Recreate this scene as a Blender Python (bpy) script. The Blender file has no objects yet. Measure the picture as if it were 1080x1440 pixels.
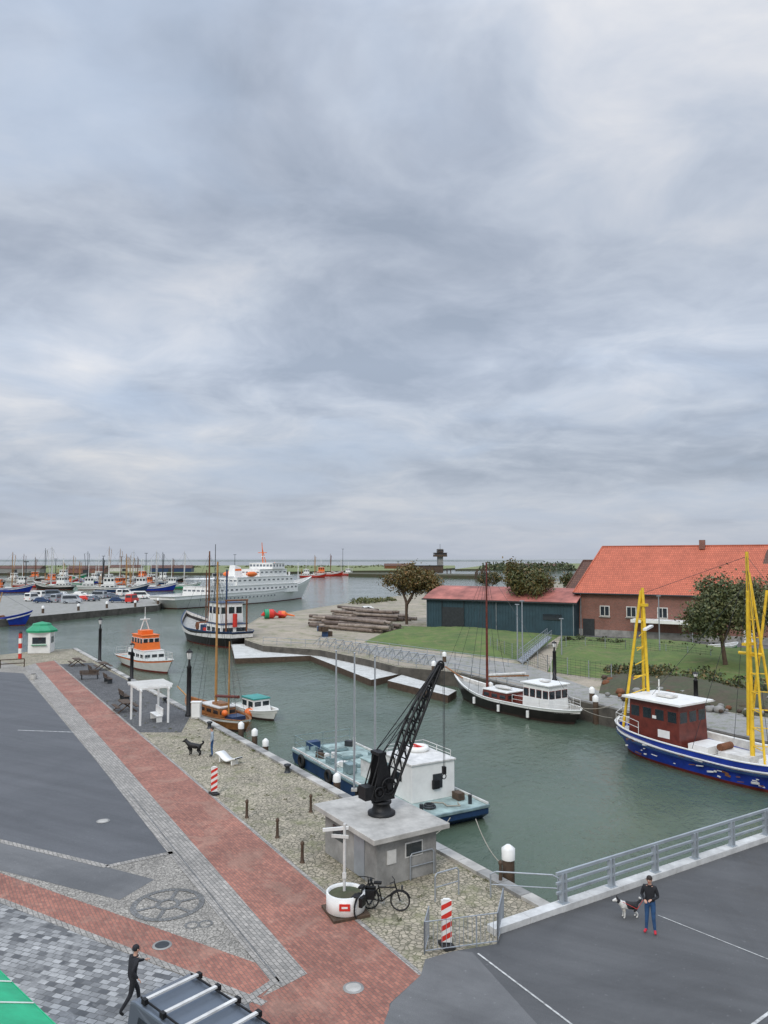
import bpy, math, random
import numpy as np
from mathutils import Vector, Matrix
random.seed(7); np.random.seed(7)
V=Vector
# ---------------------------------------------------------------- image pixels to ground points
# camera 12 m above the quay; W() turns image pixel coordinates into a ground point on the plane z
F=1060.; TH=math.radians(3.5); CH=12.0; S_,C_=math.sin(TH),math.cos(TH)
WL=-1.5
def W(u,v,z=0.):
    a=(720-v)/F; dz=S_+a*C_; dy=C_-a*S_; t=(z-CH)/dz
    return V(((u-540)/F*t, dy*t, z))
def ZV(v,y):
    a=(720-v)/F; return CH+y*(S_+a*C_)/(C_-a*S_)
QA=V((5.9,26.6,0)); QD=V((-.532,.847,0)); QN=V((.847,.532,0)); QANG=math.atan2(QD.y,QD.x)
def Q(al,ac,z=0): return QA+QD*al+QN*ac+V((0,0,z))
scn=bpy.context.scene
# ---------------------------------------------------------------- materials
def nodes(m):
    m.use_nodes=True; nt=m.node_tree; return nt,nt.nodes,nt.links
MC={}
def M(name,col,rough=.7,metal=0,var=.18,scale=1.5,bump=0.,bscale=25,spec=.5):
    if name in MC: return MC[name]
    m=bpy.data.materials.new(name); nt,n,l=nodes(m); p=n['Principled BSDF']
    tc=n.new('ShaderNodeTexCoord')
    nz=n.new('ShaderNodeTexNoise'); nz.inputs['Scale'].default_value=scale; nz.inputs['Detail'].default_value=5; nz.inputs['Roughness'].default_value=.65
    l.new(tc.outputs['Object'],nz.inputs['Vector'])
    r=n.new('ShaderNodeValToRGB'); r.color_ramp.elements[0].position=.3; r.color_ramp.elements[1].position=.7
    lo=[c*(1-var*1.5) for c in col]; hi=[min(1,c*(1+var)) for c in col]
    r.color_ramp.elements[0].color=(*lo,1); r.color_ramp.elements[1].color=(*hi,1)
    l.new(nz.outputs['Fac'],r.inputs['Fac']); l.new(r.outputs['Color'],p.inputs['Base Color'])
    p.inputs['Roughness'].default_value=rough; p.inputs['Metallic'].default_value=metal
    p.inputs['Specular IOR Level'].default_value=spec
    if bump>0:
        b=n.new('ShaderNodeBump'); b.inputs['Strength'].default_value=bump; b.inputs['Distance'].default_value=.03
        nb=n.new('ShaderNodeTexNoise'); nb.inputs['Scale'].default_value=bscale; nb.inputs['Detail'].default_value=3
        l.new(tc.outputs['Object'],nb.inputs['Vector']); l.new(nb.outputs['Fac'],b.inputs['Height']); l.new(b.outputs['Normal'],p.inputs['Normal'])
    MC[name]=m; return m
def rotpos(n,l,ang):
    g=n.new('ShaderNodeNewGeometry'); mp=n.new('ShaderNodeMapping'); mp.vector_type='POINT'
    mp.inputs['Rotation'].default_value=(0,0,ang); l.new(g.outputs['Position'],mp.inputs['Vector']); return mp.outputs['Vector']
def mixc(n,l,fac,a,b,mode='MIX'):
    x=n.new('ShaderNodeMix'); x.data_type='RGBA'; x.blend_type=mode; x.clamp_result=False
    for s,i in ((fac,0),(a,6),(b,7)):
        if isinstance(s,(int,float)): x.inputs[i].default_value=s
        elif isinstance(s,tuple): x.inputs[i].default_value=(*s[:3],1)
        else: l.new(s,x.inputs[i])
    return x.outputs[2]
def noise(n,l,vec,scale,detail=5,rough=.6,dist=0):
    z=n.new('ShaderNodeTexNoise'); z.inputs['Scale'].default_value=scale; z.inputs['Detail'].default_value=min(detail,7)
    z.inputs['Roughness'].default_value=rough; z.inputs['Distortion'].default_value=dist; l.new(vec,z.inputs['Vector']); return z.outputs['Fac']
def ramp(n,l,fac,els):
    r=n.new('ShaderNodeValToRGB'); e=r.color_ramp.elements
    while len(e)<len(els): e.new(.5)
    for i,(p,c) in enumerate(els):
        e[i].position=p; e[i].color=(*(c if isinstance(c,tuple) else (c,c,c)),1)
    l.new(fac,r.inputs['Fac']); return r.outputs['Color']
def bumpn(n,l,h,strength,dist,p):
    b=n.new('ShaderNodeBump'); b.inputs['Strength'].default_value=strength; b.inputs['Distance'].default_value=dist
    l.new(h,b.inputs['Height']); l.new(b.outputs['Normal'],p.inputs['Normal'])
def paving(name,c1,c2,mortar,bw,bh,ang,stain=.35,moss=None,rough=.8,mort=.012,c3=None):
    m=bpy.data.materials.new(name); nt,n,l=nodes(m); p=n['Principled BSDF']; pos=rotpos(n,l,ang)
    b=n.new('ShaderNodeTexBrick'); b.inputs['Scale'].default_value=1; b.inputs['Brick Width'].default_value=bw; b.inputs['Row Height'].default_value=bh
    b.inputs['Mortar Size'].default_value=mort; b.inputs['Mortar Smooth'].default_value=.4
    b.inputs['Color1'].default_value=(*c1,1); b.inputs['Color2'].default_value=(*c2,1); b.inputs['Mortar'].default_value=(*mortar,1); b.inputs['Bias'].default_value=0
    l.new(pos,b.inputs['Vector']); c=b.outputs['Color']
    if c3: c=mixc(n,l,ramp(n,l,noise(n,l,pos,.5,6,.7,.6),[(.50,0.),(.60,.65)]),c,c3)
    s=ramp(n,l,noise(n,l,pos,.35,7,.72,.4),[(.3,1-stain),(.7,1+stain*.4)])
    c=mixc(n,l,1.,c,s,'MULTIPLY')
    s2=ramp(n,l,noise(n,l,pos,5,4,.7),[(.3,.8),(.7,1.12)]); c=mixc(n,l,1.,c,s2,'MULTIPLY')
    l.new(c,p.inputs['Base Color']); p.inputs['Roughness'].default_value=rough
    bumpn(n,l,b.outputs['Fac'],.3,-.01,p)
    return m
def cobble(name,c1,c2,joint,scale,moss=None,mossth=.52,stain=.3):
    m=bpy.data.materials.new(name); nt,n,l=nodes(m); p=n['Principled BSDF']; pos=rotpos(n,l,.3)
    vo=n.new('ShaderNodeTexVoronoi'); vo.inputs['Scale'].default_value=scale; l.new(pos,vo.inputs['Vector'])
    ve=n.new('ShaderNodeTexVoronoi'); ve.feature='DISTANCE_TO_EDGE'; ve.inputs['Scale'].default_value=scale; l.new(pos,ve.inputs['Vector'])
    sp=n.new('ShaderNodeSeparateColor'); l.new(vo.outputs['Color'],sp.inputs[0])
    c=mixc(n,l,sp.outputs[0],c1,c2)
    e=ramp(n,l,ve.outputs['Distance'],[(.03,0.),(.12,1.)])
    c=mixc(n,l,e,joint,c)
    s=ramp(n,l,noise(n,l,pos,.3,7,.72,.5),[(.3,1-stain),(.7,1.18)]); c=mixc(n,l,1.,c,s,'MULTIPLY')
    if moss: c=mixc(n,l,ramp(n,l,noise(n,l,pos,.7,7,.8),[(mossth,0.),(mossth+.16,.8)]),c,moss)
    l.new(c,p.inputs['Base Color']); p.inputs['Roughness'].default_value=.8
    bumpn(n,l,ve.outputs['Distance'],.5,.05,p); return m
def ground(name,c1,c2,scale=.3,fine=12,rough=.85,c3=None,bump=.3):
    m=bpy.data.materials.new(name); nt,n,l=nodes(m); p=n['Principled BSDF']; pos=rotpos(n,l,.2)
    c=mixc(n,l,ramp(n,l,noise(n,l,pos,scale,7,.7,.6),[(.35,0.),(.65,1.)]),c1,c2)
    f=noise(n,l,pos,fine,5,.7); c=mixc(n,l,1.,c,ramp(n,l,f,[(.25,.7),(.75,1.25)]),'MULTIPLY')
    if c3: c=mixc(n,l,ramp(n,l,noise(n,l,pos,scale*2.7,6,.75),[(.50,0.),(.64,.85)]),c,c3)
    l.new(c,p.inputs['Base Color']); p.inputs['Roughness'].default_value=rough; bumpn(n,l,f,bump,.03,p); return m
def asphalt(name,base):
    m=bpy.data.materials.new(name); nt,n,l=nodes(m); p=n['Principled BSDF']; pos=rotpos(n,l,.5)
    big=noise(n,l,pos,.16,7,.68,.9)
    c=mixc(n,l,ramp(n,l,big,[(.38,0.),(.60,1.)]),tuple(x*.74 for x in base),tuple(x*1.22 for x in base))
    mp=n.new('ShaderNodeMapping'); mp.inputs['Rotation'].default_value=(0,0,.25); mp.inputs['Scale'].default_value=(.08,1.2,1); l.new(pos,mp.inputs['Vector'])
    c=mixc(n,l,1.,c,ramp(n,l,noise(n,l,mp.outputs[0],1,5,.6),[(.35,.88),(.65,1.1)]),'MULTIPLY')
    f=noise(n,l,pos,45,3,.7); c=mixc(n,l,1.,c,ramp(n,l,f,[(.3,.72),(.75,1.35)]),'MULTIPLY')
    sp=noise(n,l,pos,7,3,.5); c=mixc(n,l,ramp(n,l,sp,[(.68,0.),(.72,.45)]),c,tuple(x*2.2 for x in base))
    l.new(c,p.inputs['Base Color'])
    rr=ramp(n,l,big,[(.4,.42),(.62,.85)]); l.new(rr,p.inputs['Roughness']); bumpn(n,l,f,.4,.01,p); return m
m_asph=asphalt('asphalt',(.084,.087,.092)); m_asph2=asphalt('asphalt_road',(.078,.079,.080)); m_asph3=asphalt('asphalt_patch',(.12,.121,.121))
m_red=paving('red_clinker',(.43,.175,.12),(.28,.115,.085),(.19,.12,.095),.22,.11,-QANG,.34,None,.75,.012,(.37,.21,.155))
m_cob=cobble('quay_cobbles',(.47,.41,.31),(.30,.265,.20),(.13,.12,.08),5.5,(.16,.165,.075),.50)
m_cobg=cobble('grey_cobbles',(.42,.39,.34),(.28,.26,.23),(.15,.14,.12),8,(.17,.17,.11),.62)
m_strip=paving('edge_setts',(.42,.39,.35),(.28,.265,.24),(.13,.125,.11),.22,.14,-QANG,.28)
m_mix=paving('grey_setts',(.42,.42,.41),(.085,.088,.092),(.10,.10,.095),.30,.20,math.radians(20),.25,None,.7,.014,(.34,.34,.33))
m_dark=cobble('dark_setts',(.15,.15,.148),(.09,.09,.09),(.05,.05,.05),6)
m_mos=cobble('mosaic_setts',(.22,.22,.215),(.15,.15,.15),(.1,.1,.09),9)
m_yard=ground('yard_sand',(.40,.34,.26),(.27,.24,.19),.12,3,.95,(.14,.16,.07))
m_grass=ground('grass',(.12,.175,.04),(.07,.115,.03),.22,4,.95,(.17,.165,.065),.6)
m_marsh=ground('marsh_grass',(.15,.20,.07),(.21,.21,.10),.02,.3,.95)
m_haze=ground('far_shore_hazed',(.24,.28,.28),(.28,.31,.31),.002,.03,.95)  # aerial haze is painted into this pale grey coast colour
m_soil=ground('bank_soil',(.085,.065,.045),(.06,.075,.035),.5,3,.95)
m_path=ground('concrete_path',(.33,.32,.30),(.25,.245,.23),.4,8,.85,(.17,.185,.11))
m_dock=ground('dock_boards',(.60,.60,.57),(.48,.48,.45),.5,6,.8,(.36,.36,.32))
m_wall=M('quay_wall',(.10,.09,.075),.85,0,.35,.8,.5,4)
m_conc=M('concrete',(.44,.425,.39),.8,0,.22,1.2,.3,12)
m_concd=M('concrete_dark',(.28,.275,.26),.85,0,.25,1.2,.3,12)
m_white=M('white_paint',(.80,.80,.77),.45,0,.07,1.5)
m_whited=M('white_weathered',(.64,.63,.60),.55,0,.18,2.)
m_black=M('black_iron',(.012,.012,.013),.5,.3,.3,6,.3,30)
m_dark_g=M('dark_steel',(.04,.045,.05),.5,.3,.2,3)
m_grey=M('galvanised',(.36,.39,.42),.45,.4,.12,2)
m_glass=M('window_glass',(.02,.028,.035),.08,0,.2,1,spec=.8)
m_glassf=M('ferry_glass',(.16,.18,.20),.1,0,.2,1,spec=.8)
m_wood=M('wood_dark',(.085,.055,.035),.75,0,.3,3,.5,14)
m_woodl=M('wood_varnished',(.30,.13,.045),.45,0,.25,3)
m_log=[M('log_bark_a',(.20,.155,.125),.9,0,.35,1.2,.6,6),M('log_bark_b',(.28,.23,.19),.9,0,.35,1.2,.6,6),M('log_bark_c',(.12,.09,.075),.9,0,.35,1.2,.6,6)]
m_redp=M('red_paint',(.62,.035,.022),.45,0,.1,3)
m_orange=M('orange_paint',(.80,.17,.025),.45,0,.1,3)
m_blue=M('blue_hull',(.014,.045,.36),.35,0,.25,1.2)
m_blued=M('blue_dark',(.015,.045,.12),.4,0,.2,1.2)
m_yel=M('yellow_paint',(.80,.52,.03),.45,0,.15,2)
m_mastw=M('mast_wood',(.42,.22,.07),.5,0,.2,2)
m_teal=M('teal_deck',(.29,.38,.36),.65,0,.38,1.1)
m_tealp=M('teal_paint',(.05,.30,.27),.5,0,.2,1)
m_green=M('green_paint',(.02,.30,.14),.45,0,.12,1)
m_boot=M('antifoul_red',(.20,.03,.022),.7,0,.25,2)
m_bootd=M('antifoul_dark',(.05,.03,.025),.7,0,.25,2)
m_deck=M('deck_grey',(.34,.34,.32),.7,0,.2,2)
m_rust=M('rust',(.18,.07,.03),.85,0,.3,2)
m_tyre=M('rubber',(.02,.02,.02),.85,0,.2,3)
m_net=M('fishing_net',(.06,.20,.14),.9,0,.4,6)
m_hallw=M('hall_cladding',(.028,.065,.085),.6,0,.18,.5)
m_hallr=M('hall_roof',(.42,.15,.12),.75,0,.4,.25)
m_rope=M('rope',(.35,.32,.26),.9,0,.1,5)
m_skin=M('skin',(.55,.32,.23),.55,0,.05,5)
m_hair=M('hair_dark',(.03,.02,.015),.7,0,.2,20)
m_jack=M('jacket_black',(.015,.016,.02),.8,0,.2,6,.4,20)
m_jean=M('denim',(.03,.09,.21),.85,0,.2,6,.3,40)
m_shoe=M('shoes_red',(.55,.02,.04),.6,0,.1,5)
m_gcoat=M('coat_grey',(.30,.36,.42),.8,0,.1,5)
m_furw=M('fur_white',(.65,.64,.60),.9,0,.15,15,.5,50)
m_furb=M('fur_black',(.025,.025,.027),.9,0,.2,15,.5,50)
m_carg=M('car_grey',(.17,.20,.24),.3,.5,.05,1)
# ---------------------------------------------------------------- builder
class B:
    def __init__(s,name,loc=(0,0,0),rz=0.):
        s.name=name; s.loc=V(loc); s.rz=rz; s.parts={}; s.cur='body'; s.bev={}
    def part(s,n,bev=0):
        s.cur=n
        if bev: s.bev[n]=bev
        return s
    def add(s,vs,fs,mat,smooth=False):
        p=s.parts.setdefault(s.cur,dict(v=[],f=[],m=[],s=[],mats=[]))
        if mat not in p['mats']: p['mats'].append(mat)
        mi=p['mats'].index(mat); o=len(p['v'])
        p['v']+= [tuple(v) for v in vs]
        for f in fs: p['f'].append(tuple(i+o for i in f)); p['m'].append(mi); p['s'].append(smooth)
    def box(s,c,d,mat,rz=0,rx=0,ry=0):
        R=Matrix.Rotation(rz,3,'Z')@Matrix.Rotation(ry,3,'Y')@Matrix.Rotation(rx,3,'X'); c=V(c)
        vs=[c+R@V((x*d[0]/2,y*d[1]/2,z*d[2]/2)) for z in(-1,1) for y in(-1,1) for x in(-1,1)]
        s.add(vs,[(0,2,3,1),(4,5,7,6),(0,1,5,4),(2,6,7,3),(0,4,6,2),(1,3,7,5)],mat)
    def hexa(s,vs,mat): s.add(vs,[(3,2,1,0),(4,5,6,7),(0,1,5,4),(1,2,6,5),(2,3,7,6),(3,0,4,7)],mat)
    def cyl(s,p0,p1,r,mat,n=8,r2=None,caps=True,smooth=True):
        p0=V(p0);p1=V(p1); d=p1-p0
        if d.length<1e-6: return
        if r2 is None: r2=r
        q=d.to_track_quat('Z','Y'); vs=[]
        for p,rr in((p0,r),(p1,r2)):
            for i in range(n):
                a=2*math.pi*i/n; vs.append(p+q@V((rr*math.cos(a),rr*math.sin(a),0)))
        s.add(vs,[(i,(i+1)%n,n+(i+1)%n,n+i) for i in range(n)],mat,smooth and n>5)
        if caps: s.add(vs[:n],[tuple(range(n))[::-1]],mat); s.add(vs[n:],[tuple(range(n))],mat)
    def tube(s,pts,r,mat,n=6,closed=False):
        pts=[V(p) for p in pts]
        if closed: pts=pts+[pts[0]]
        for a,b in zip(pts,pts[1:]): s.cyl(a,b,r,mat,n)
    def ring(s,c,R,r,mat,axis='Z',n=18,m=6):
        c=V(c); vs=[];fs=[]
        for i in range(n):
            a=2*math.pi*i/n
            for j in range(m):
                b=2*math.pi*j/m; rr=R+r*math.cos(b); x,y,z=rr*math.cos(a),rr*math.sin(a),r*math.sin(b)
                if axis=='Y': x,y,z=x,z,y
                elif axis=='X': x,y,z=z,x,y
                vs.append(c+V((x,y,z)))
        for i in range(n):
            for j in range(m): fs.append((i*m+j,((i+1)%n)*m+j,((i+1)%n)*m+(j+1)%m,i*m+(j+1)%m))
        s.add(vs,fs,mat,True)
    def rev(s,c,prof,mat,n=16,smooth=True):
        c=V(c); vs=[];fs=[]
        for (r,z) in prof:
            for i in range(n):
                a=2*math.pi*i/n; vs.append(c+V((r*math.cos(a),r*math.sin(a),z)))
        for k in range(len(prof)-1):
            for i in range(n): fs.append((k*n+i,k*n+(i+1)%n,(k+1)*n+(i+1)%n,(k+1)*n+i))
        s.add(vs,fs,mat,smooth)
    def ell(s,c,r,mat,n=12,m=8,R=None):
        c=V(c); vs=[];fs=[]
        for k in range(m+1):
            t=math.pi*k/m
            for i in range(n):
                a=2*math.pi*i/n; p=V((r[0]*math.sin(t)*math.cos(a),r[1]*math.sin(t)*math.sin(a),r[2]*math.cos(t)))
                if R: p=R@p
                vs.append(c+p)
        for k in range(m):
            for i in range(n): fs.append((k*n+i,(k+1)*n+i,(k+1)*n+(i+1)%n,k*n+(i+1)%n))
        s.add(vs,fs,mat,True)
    def prism(s,poly,z0,z1,mat,mside=None):
        n=len(poly); vs=[V((p[0],p[1],z0)) for p in poly]+[V((p[0],p[1],z1)) for p in poly]
        s.add(vs,[tuple(range(n,2*n))],mat); s.add(vs,[(i,(i+1)%n,n+(i+1)%n,n+i) for i in range(n)],mside or mat)
    def railing(s,pts,h,mat,step=1.5,r=.025,rails=(1,.5)):
        pts=[V(p) for p in pts]
        for a,b in zip(pts,pts[1:]):
            k=max(1,int((b-a).length/step))
            for i in range(k+1):
                p=a.lerp(b,i/k); s.cyl(p,p+V((0,0,h)),r,mat,5)
            for f in rails: s.cyl(a+V((0,0,h*f)),b+V((0,0,h*f)),r*.9,mat,5)
    def done(s):
        objs=[]; many=len(s.parts)>1
        if many:
            e=bpy.data.objects.new(s.name,None); e.location=s.loc; e.rotation_euler=(0,0,s.rz); e.empty_display_size=.3; scn.collection.objects.link(e)
        for k,p in s.parts.items():
            me=bpy.data.meshes.new(k if many else s.name); me.from_pydata(p['v'],[],p['f'])
            for m in p['mats']: me.materials.append(m)
            me.polygons.foreach_set('material_index',p['m']); me.polygons.foreach_set('use_smooth',p['s']); me.update()
            o=bpy.data.objects.new(k if many else s.name,me); scn.collection.objects.link(o)
            if many: o.parent=e
            else: o.location=s.loc; o.rotation_euler=(0,0,s.rz)
            if k in s.bev:
                bm=o.modifiers.new('b','BEVEL'); bm.width=s.bev[k]; bm.segments=2; bm.limit_method='ANGLE'; bm.angle_limit=math.radians(50)
            objs.append(o)
        return e if many else objs[0]
def sheet(name,pts,z,mat):
    b=B(name); vs=[V((p[0],p[1],z)) for p in pts]
    ar=sum(vs[i].x*vs[(i+1)%len(vs)].y-vs[(i+1)%len(vs)].x*vs[i].y for i in range(len(vs)))
    if ar<0: vs=vs[::-1]
    b.add(vs,[tuple(range(len(vs)))],mat); return b.done()
def P2(pts,z=0): return [W(u,v,z) for u,v in pts]
def line(name,a,b,w,z,mat):
    a=V(a);b=V(b); d=(b-a).normalized(); n=V((-d.y,d.x,0))*w/2
    return sheet(name,[a-n,b-n,b+n,a+n],z,mat)
def rope(name,a,e,sag=.3,r=.022):
    a=V(a);e=V(e); b=B(name); b.tube([a.lerp(e,i/8)-V((0,0,sag*4*(i/8)*(1-i/8))) for i in range(9)],r,m_rope,5); b.done()
# ---------------------------------------------------------------- water
def water():
    m=bpy.data.materials.new('water'); nt,n,l=nodes(m); p=n['Principled BSDF']; pos=rotpos(n,l,.4)
    c=mixc(n,l,ramp(n,l,noise(n,l,pos,.05,4,.6,.5),[(.35,0.),(.65,1.)]),(.065,.098,.070),(.095,.13,.092))
    l.new(c,p.inputs['Base Color']); p.inputs['Roughness'].default_value=.08; p.inputs['IOR'].default_value=1.33
    mp=n.new('ShaderNodeMapping'); mp.inputs['Scale'].default_value=(1,.5,1); l.new(pos,mp.inputs['Vector'])
    h1=noise(n,l,mp.outputs[0],3.0,4,.65,.3); h2=noise(n,l,mp.outputs[0],.7,2,.55,.2)
    big=ramp(n,l,noise(n,l,pos,.06,3,.6,.8),[(.35,.4),(.65,1.)])
    ad=n.new('ShaderNodeMath'); ad.operation='MULTIPLY_ADD'; l.new(h2,ad.inputs[0]); ad.inputs[1].default_value=1.4; l.new(h1,ad.inputs[2])
    b=n.new('ShaderNodeBump'); b.inputs['Distance'].default_value=.13
    mm=n.new('ShaderNodeMath'); mm.operation='MULTIPLY'; mm.inputs[1].default_value=.7; l.new(big,mm.inputs[0]); l.new(mm.outputs[0],b.inputs['Strength'])
    l.new(ad.outputs[0],b.inputs['Height']); l.new(b.outputs['Normal'],p.inputs['Normal']); return m
m_water=water()
sheet('water',[(-9000,-300),(9000,-300),(9000,14000),(-9000,14000)],WL,m_water)
# ---------------------------------------------------------------- land
land=[Q(0,0),V((29.7,41.5,0)),V((13.6,68.9,0)),V((7.5,80.4,0))]+P2([(560,938),(520,928),(450,914),(370,908),(345,900),(337,885),(365,868),(430,857),(500,846),(590,834),(690,829),(760,818)])
land+=[V((260,500,0)),V((600,500,0)),V((600,-200,0)),V((-300,-200,0)),V((-300,118,0)),W(0,921),W(60,914),W(105,912)]
b=B('quay_ground'); b.prism(land,-4,0,m_cob,m_wall); o=b.done()
CR=[V((30.4,41.2,0)),V((14.3,69.2,0)),V((8.2,80.9,0))]+P2([(560,936),(522,926),(452,912),(372,906),(349,899),(341,885),(367,869),(431,858),(501,847),(591,835),(690,830)])+[V((255,495,0)),V((590,495,0)),V((590,60,0))]
sheet('yard_ground',CR,.004,m_yard)
sheet('square_paving',P2([(-400,1700),(-600,925),(0,930),(34,938),(425,1373),(395,1400),(600,1800)]),.004,m_cobg)
sheet('asphalt_square',P2([(-500,930),(0,945),(33,947),(241,1197),(150,1217),(0,1180),(-500,1060)]),.008,m_asph)
sheet('asphalt_square_patch',P2([(-500,1068),(0,1185),(148,1219),(217,1237),(168,1266),(0,1224),(-500,1100)]),.008,m_asph3)
sheet('grey_sett_paving',P2([(-700,1140),(0,1268),(352,1412),(430,1700),(-600,1900)]),.008,m_mix)
sheet('red_brick_path',P2([(50,933),(76,929),(590,1370),(640,1500),(420,1700),(350,1412),(432,1370)]),.012,m_red)
sheet('red_brick_crosspath',P2([(-700,1093),(0,1228),(398,1368),(362,1410),(0,1265),(-700,1130)]),.012,m_red)
sheet('sett_strip',P2([(33,938),(50,933),(432,1370),(396,1389),(380,1380),(240,1205)]),.016,m_strip)
line('sett_border',W(0,1183),W(150,1219),.28,.016,m_strip); line('sett_border',W(150,1219),W(243,1199),.28,.016,m_strip)
line('sett_border',W(-500,1170),W(0,1266),.25,.016,m_strip); line('sett_border',W(0,1266),W(372,1412),.25,.016,m_strip)
line('sett_border',W(340,1412),W(398,1372),.25,.020,m_strip)
line('paving_kerb',W(76,928.5),W(592,1371),.16,.016,m_strip)
line('sett_channel',W(180,1112),W(396,1385),.05,.020,m_mos)
sheet('dark_sett_paving',P2([(80,934),(130,932),(270,1003),(255,1030),(190,1030)]),.008,m_dark)
rd=[W(592,1372),W(598,1350),W(640,1338),W(700,1328)]+[Q(0,-2.4),Q(-.35,0),Q(-.35,28.4),Q(-.35,80),V((90,20,0)),V((40,-60,0)),V((-2,-20,0)),W(545,1440),W(548,1412)]
sheet('asphalt_road',rd,.020,m_asph2)
sheet('asphalt_forecourt',P2([(592,1372),(598,1350),(640,1338),(664,1340),(790,1480),(600,1700),(540,1440),(550,1412)]),.024,m_asph3)
m_line=M('road_marking',(.50,.50,.48),.7,0,.4,6)
line('road_marking',W(672,1342),W(812,1448),.06,.030,m_line)
line('road_marking',W(925,1288),W(1100,1358),.04,.030,m_line)
line('road_marking',W(1055,1445),W(1110,1405),.09,.030,m_line)
line('parking_marking',W(25,1027),W(108,1030),.12,.014,m_line)
for (u,v) in [(145,1155),(497,1390),(228,1330)]:
    b=B('manhole_cover',W(u,v)); b.rev((0,0,0),[(.30,.018),(.29,.03),(.0,.03)],m_concd,24); b.rev((0,0,0),[(.22,.033),(.0,.034)],m_dark_g if u==228 else m_conc,24); b.done()
b=B('compass_mosaic',W(236,1272)+V((0,0,.02)),.2)
for R,r in((1.15,.10),(.35,.08)): 
    n=40; vs=[];fs=[]
    for i in range(n):
        a=2*math.pi*i/n
        for k in(-1,1): vs.append(((R+k*r)*math.cos(a),(R+k*r)*math.sin(a),0))
    for i in range(n): fs.append((2*i,2*i+1,(2*((i+1)%n))+1,2*((i+1)%n)))
    b.add(vs,fs,m_mos)
for i in range(6):
    a=math.pi*i/3+.3; c,s=math.cos(a),math.sin(a); b.add([(.44*c-.07*s,.44*s+.07*c,.002),(.44*c+.07*s,.44*s-.07*c,.002),(1.04*c+.07*s,1.04*s-.07*c,.002),(1.04*c-.07*s,1.04*s+.07*c,.002)],[(0,1,2,3)],m_mos)
for dx in(0,.42): b.ring((.9+dx,-1.7,-.06),.22,.07,m_mos,'Z',16,5)
b.done()
b=B('quay_coping'); 
k=0
while k<87:
    b.box(Q(k+.6,-.27,.05),(1.19,.5,.14),m_conc if random.random()<.4 else m_concd,QANG+random.uniform(-.006,.006)); k+=1.22
b.done()
b=B('quay_fender_timbers')
k=.8
while k<60: b.box(Q(k,.14,-1.1),(.24,.22,2.1),m_wood,QANG); k+=2.4
b.done()
b=B('road_kerb')
m_kerb=M('kerb_concrete',(.58,.58,.56),.8,0,.2,1.5,.3,12)
for i in range(33): b.box(Q(-.12,-3.0+i*1.5+.75,.10),(.42,1.485,.24),m_kerb,QANG)
b.done()
m_rail=M('railing_paint',(.36,.40,.43),.4,.2,.15,1)
b=B('bridge_railing'); b.part('posts')
for i in range(14):
    p=Q(-.12,.15+i*2.4,.2); b.box(p+V((0,0,.5)),(.16,.08,1.0),m_rail,QANG); b.box(Q(-.12,.32+i*2.4,.7),(.16,.04,1.0),m_rail,QANG); b.box(Q(-.12,.22+i*2.4,.215),(.3,.36,.03),m_rail,QANG)
b.part('rails',.01)
for h,hh in((1.02,.11),(.70,.09),(.38,.09)): b.box(Q(-.12,15.5,.2+h),(.08,31.2,hh),m_rail,QANG)
b.done()
# ---------------------------------------------------------------- crane hut + crane
base=V((-.2,30.6,0)); 
b=B('crane_plinth_building',base,QANG)
b.part('walls',.015); b.box((0,0,.85),(4.0,2.7,1.7),m_concd); b.part('roof',.02); b.box((0,0,1.80),(4.8,3.4,.2),m_conc); b.box((0,0,1.68),(4.5,3.1,.06),m_concd)
b.part('door'); b.box((-.8,1.36,.8),(.75,.05,1.5),m_grey); b.part('window'); b.box((.9,1.36,1.1),(.8,.04,.5),m_glass); b.box((-2.01,-.3,1.1),(.04,.7,.45),m_glass); b.box((-2.005,-.3,1.1),(.03,.8,.55),m_whited)
b.part('notices'); b.box((-2.02,.7,1.),(.03,.4,.5),m_whited)
b.done()
ja=math.atan2(.53,.85)
b=B('harbour_crane',base+V((.1,-.1,1.9)),ja)   # x = outward
b.part('pedestal'); b.rev((0,0,0),[(.55,0),(.55,.1),(.42,.13),(.34,.3),(.34,.42),(.4,.45),(.4,.52),(0,.52)],m_black,20)
b.part('turret')
b.box((-.1,0,.72),(.95,.5,.16),m_black); 
for y in(-.26,.26):
    b.hexa([(-.45,y-.03,.6),(.45,y-.03,.6),(.45,y+.03,.6),(-.45,y+.03,.6),(-.28,y-.03,2.35),(.0,y-.03,2.35),(.0,y+.03,2.35),(-.28,y+.03,2.35)],m_black)
    b.cyl((-.6,y,.75),(-.2,y,1.9),.04,m_black,6)
    b.ring((.12,y*1.3,1.15),.30,.035,m_black,'Y'); b.ring((-.3,y*1.3,.95),.2,.035,m_black,'Y')
    for a in range(4): 
        c,s=math.cos(a*.785),math.sin(a*.785); b.cyl((.12-.3*c,y*1.3,1.15-.3*s),(.12+.3*c,y*1.3,1.15+.3*s),.018,m_black,5)
b.cyl((.12,-.45,1.15),(.12,.45,1.15),.12,m_black,12); b.cyl((-.3,-.4,.95),(-.3,.4,.95),.09,m_black,12)
b.box((-.14,0,2.4),(.36,.62,.12),m_black); b.box((-.7,0,.95),(.4,.55,.5),m_black)
b.cyl((.25,.42,1.35),(.25,.62,1.35),.02,m_black,6); b.cyl((.25,.62,1.35),(.45,.62,1.2),.02,m_black,6)
b.part('jib')
p0=V((.35,0,.7)); p1=V((2.9,0,5.55)); d=(p1-p0); dn=d.normalized(); up=V((-dn.z,0,dn.x))
def jp(t,sd,tp):
    w=.28*(1-t)+.06*t; hh=(.12+.36*math.sin(math.pi*min(1,t*.98+.02)))*1.0
    return p0+d*t+V((0,sd*w,0))+(up*hh if tp else V((0,0,0)))
NJ=11
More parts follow.
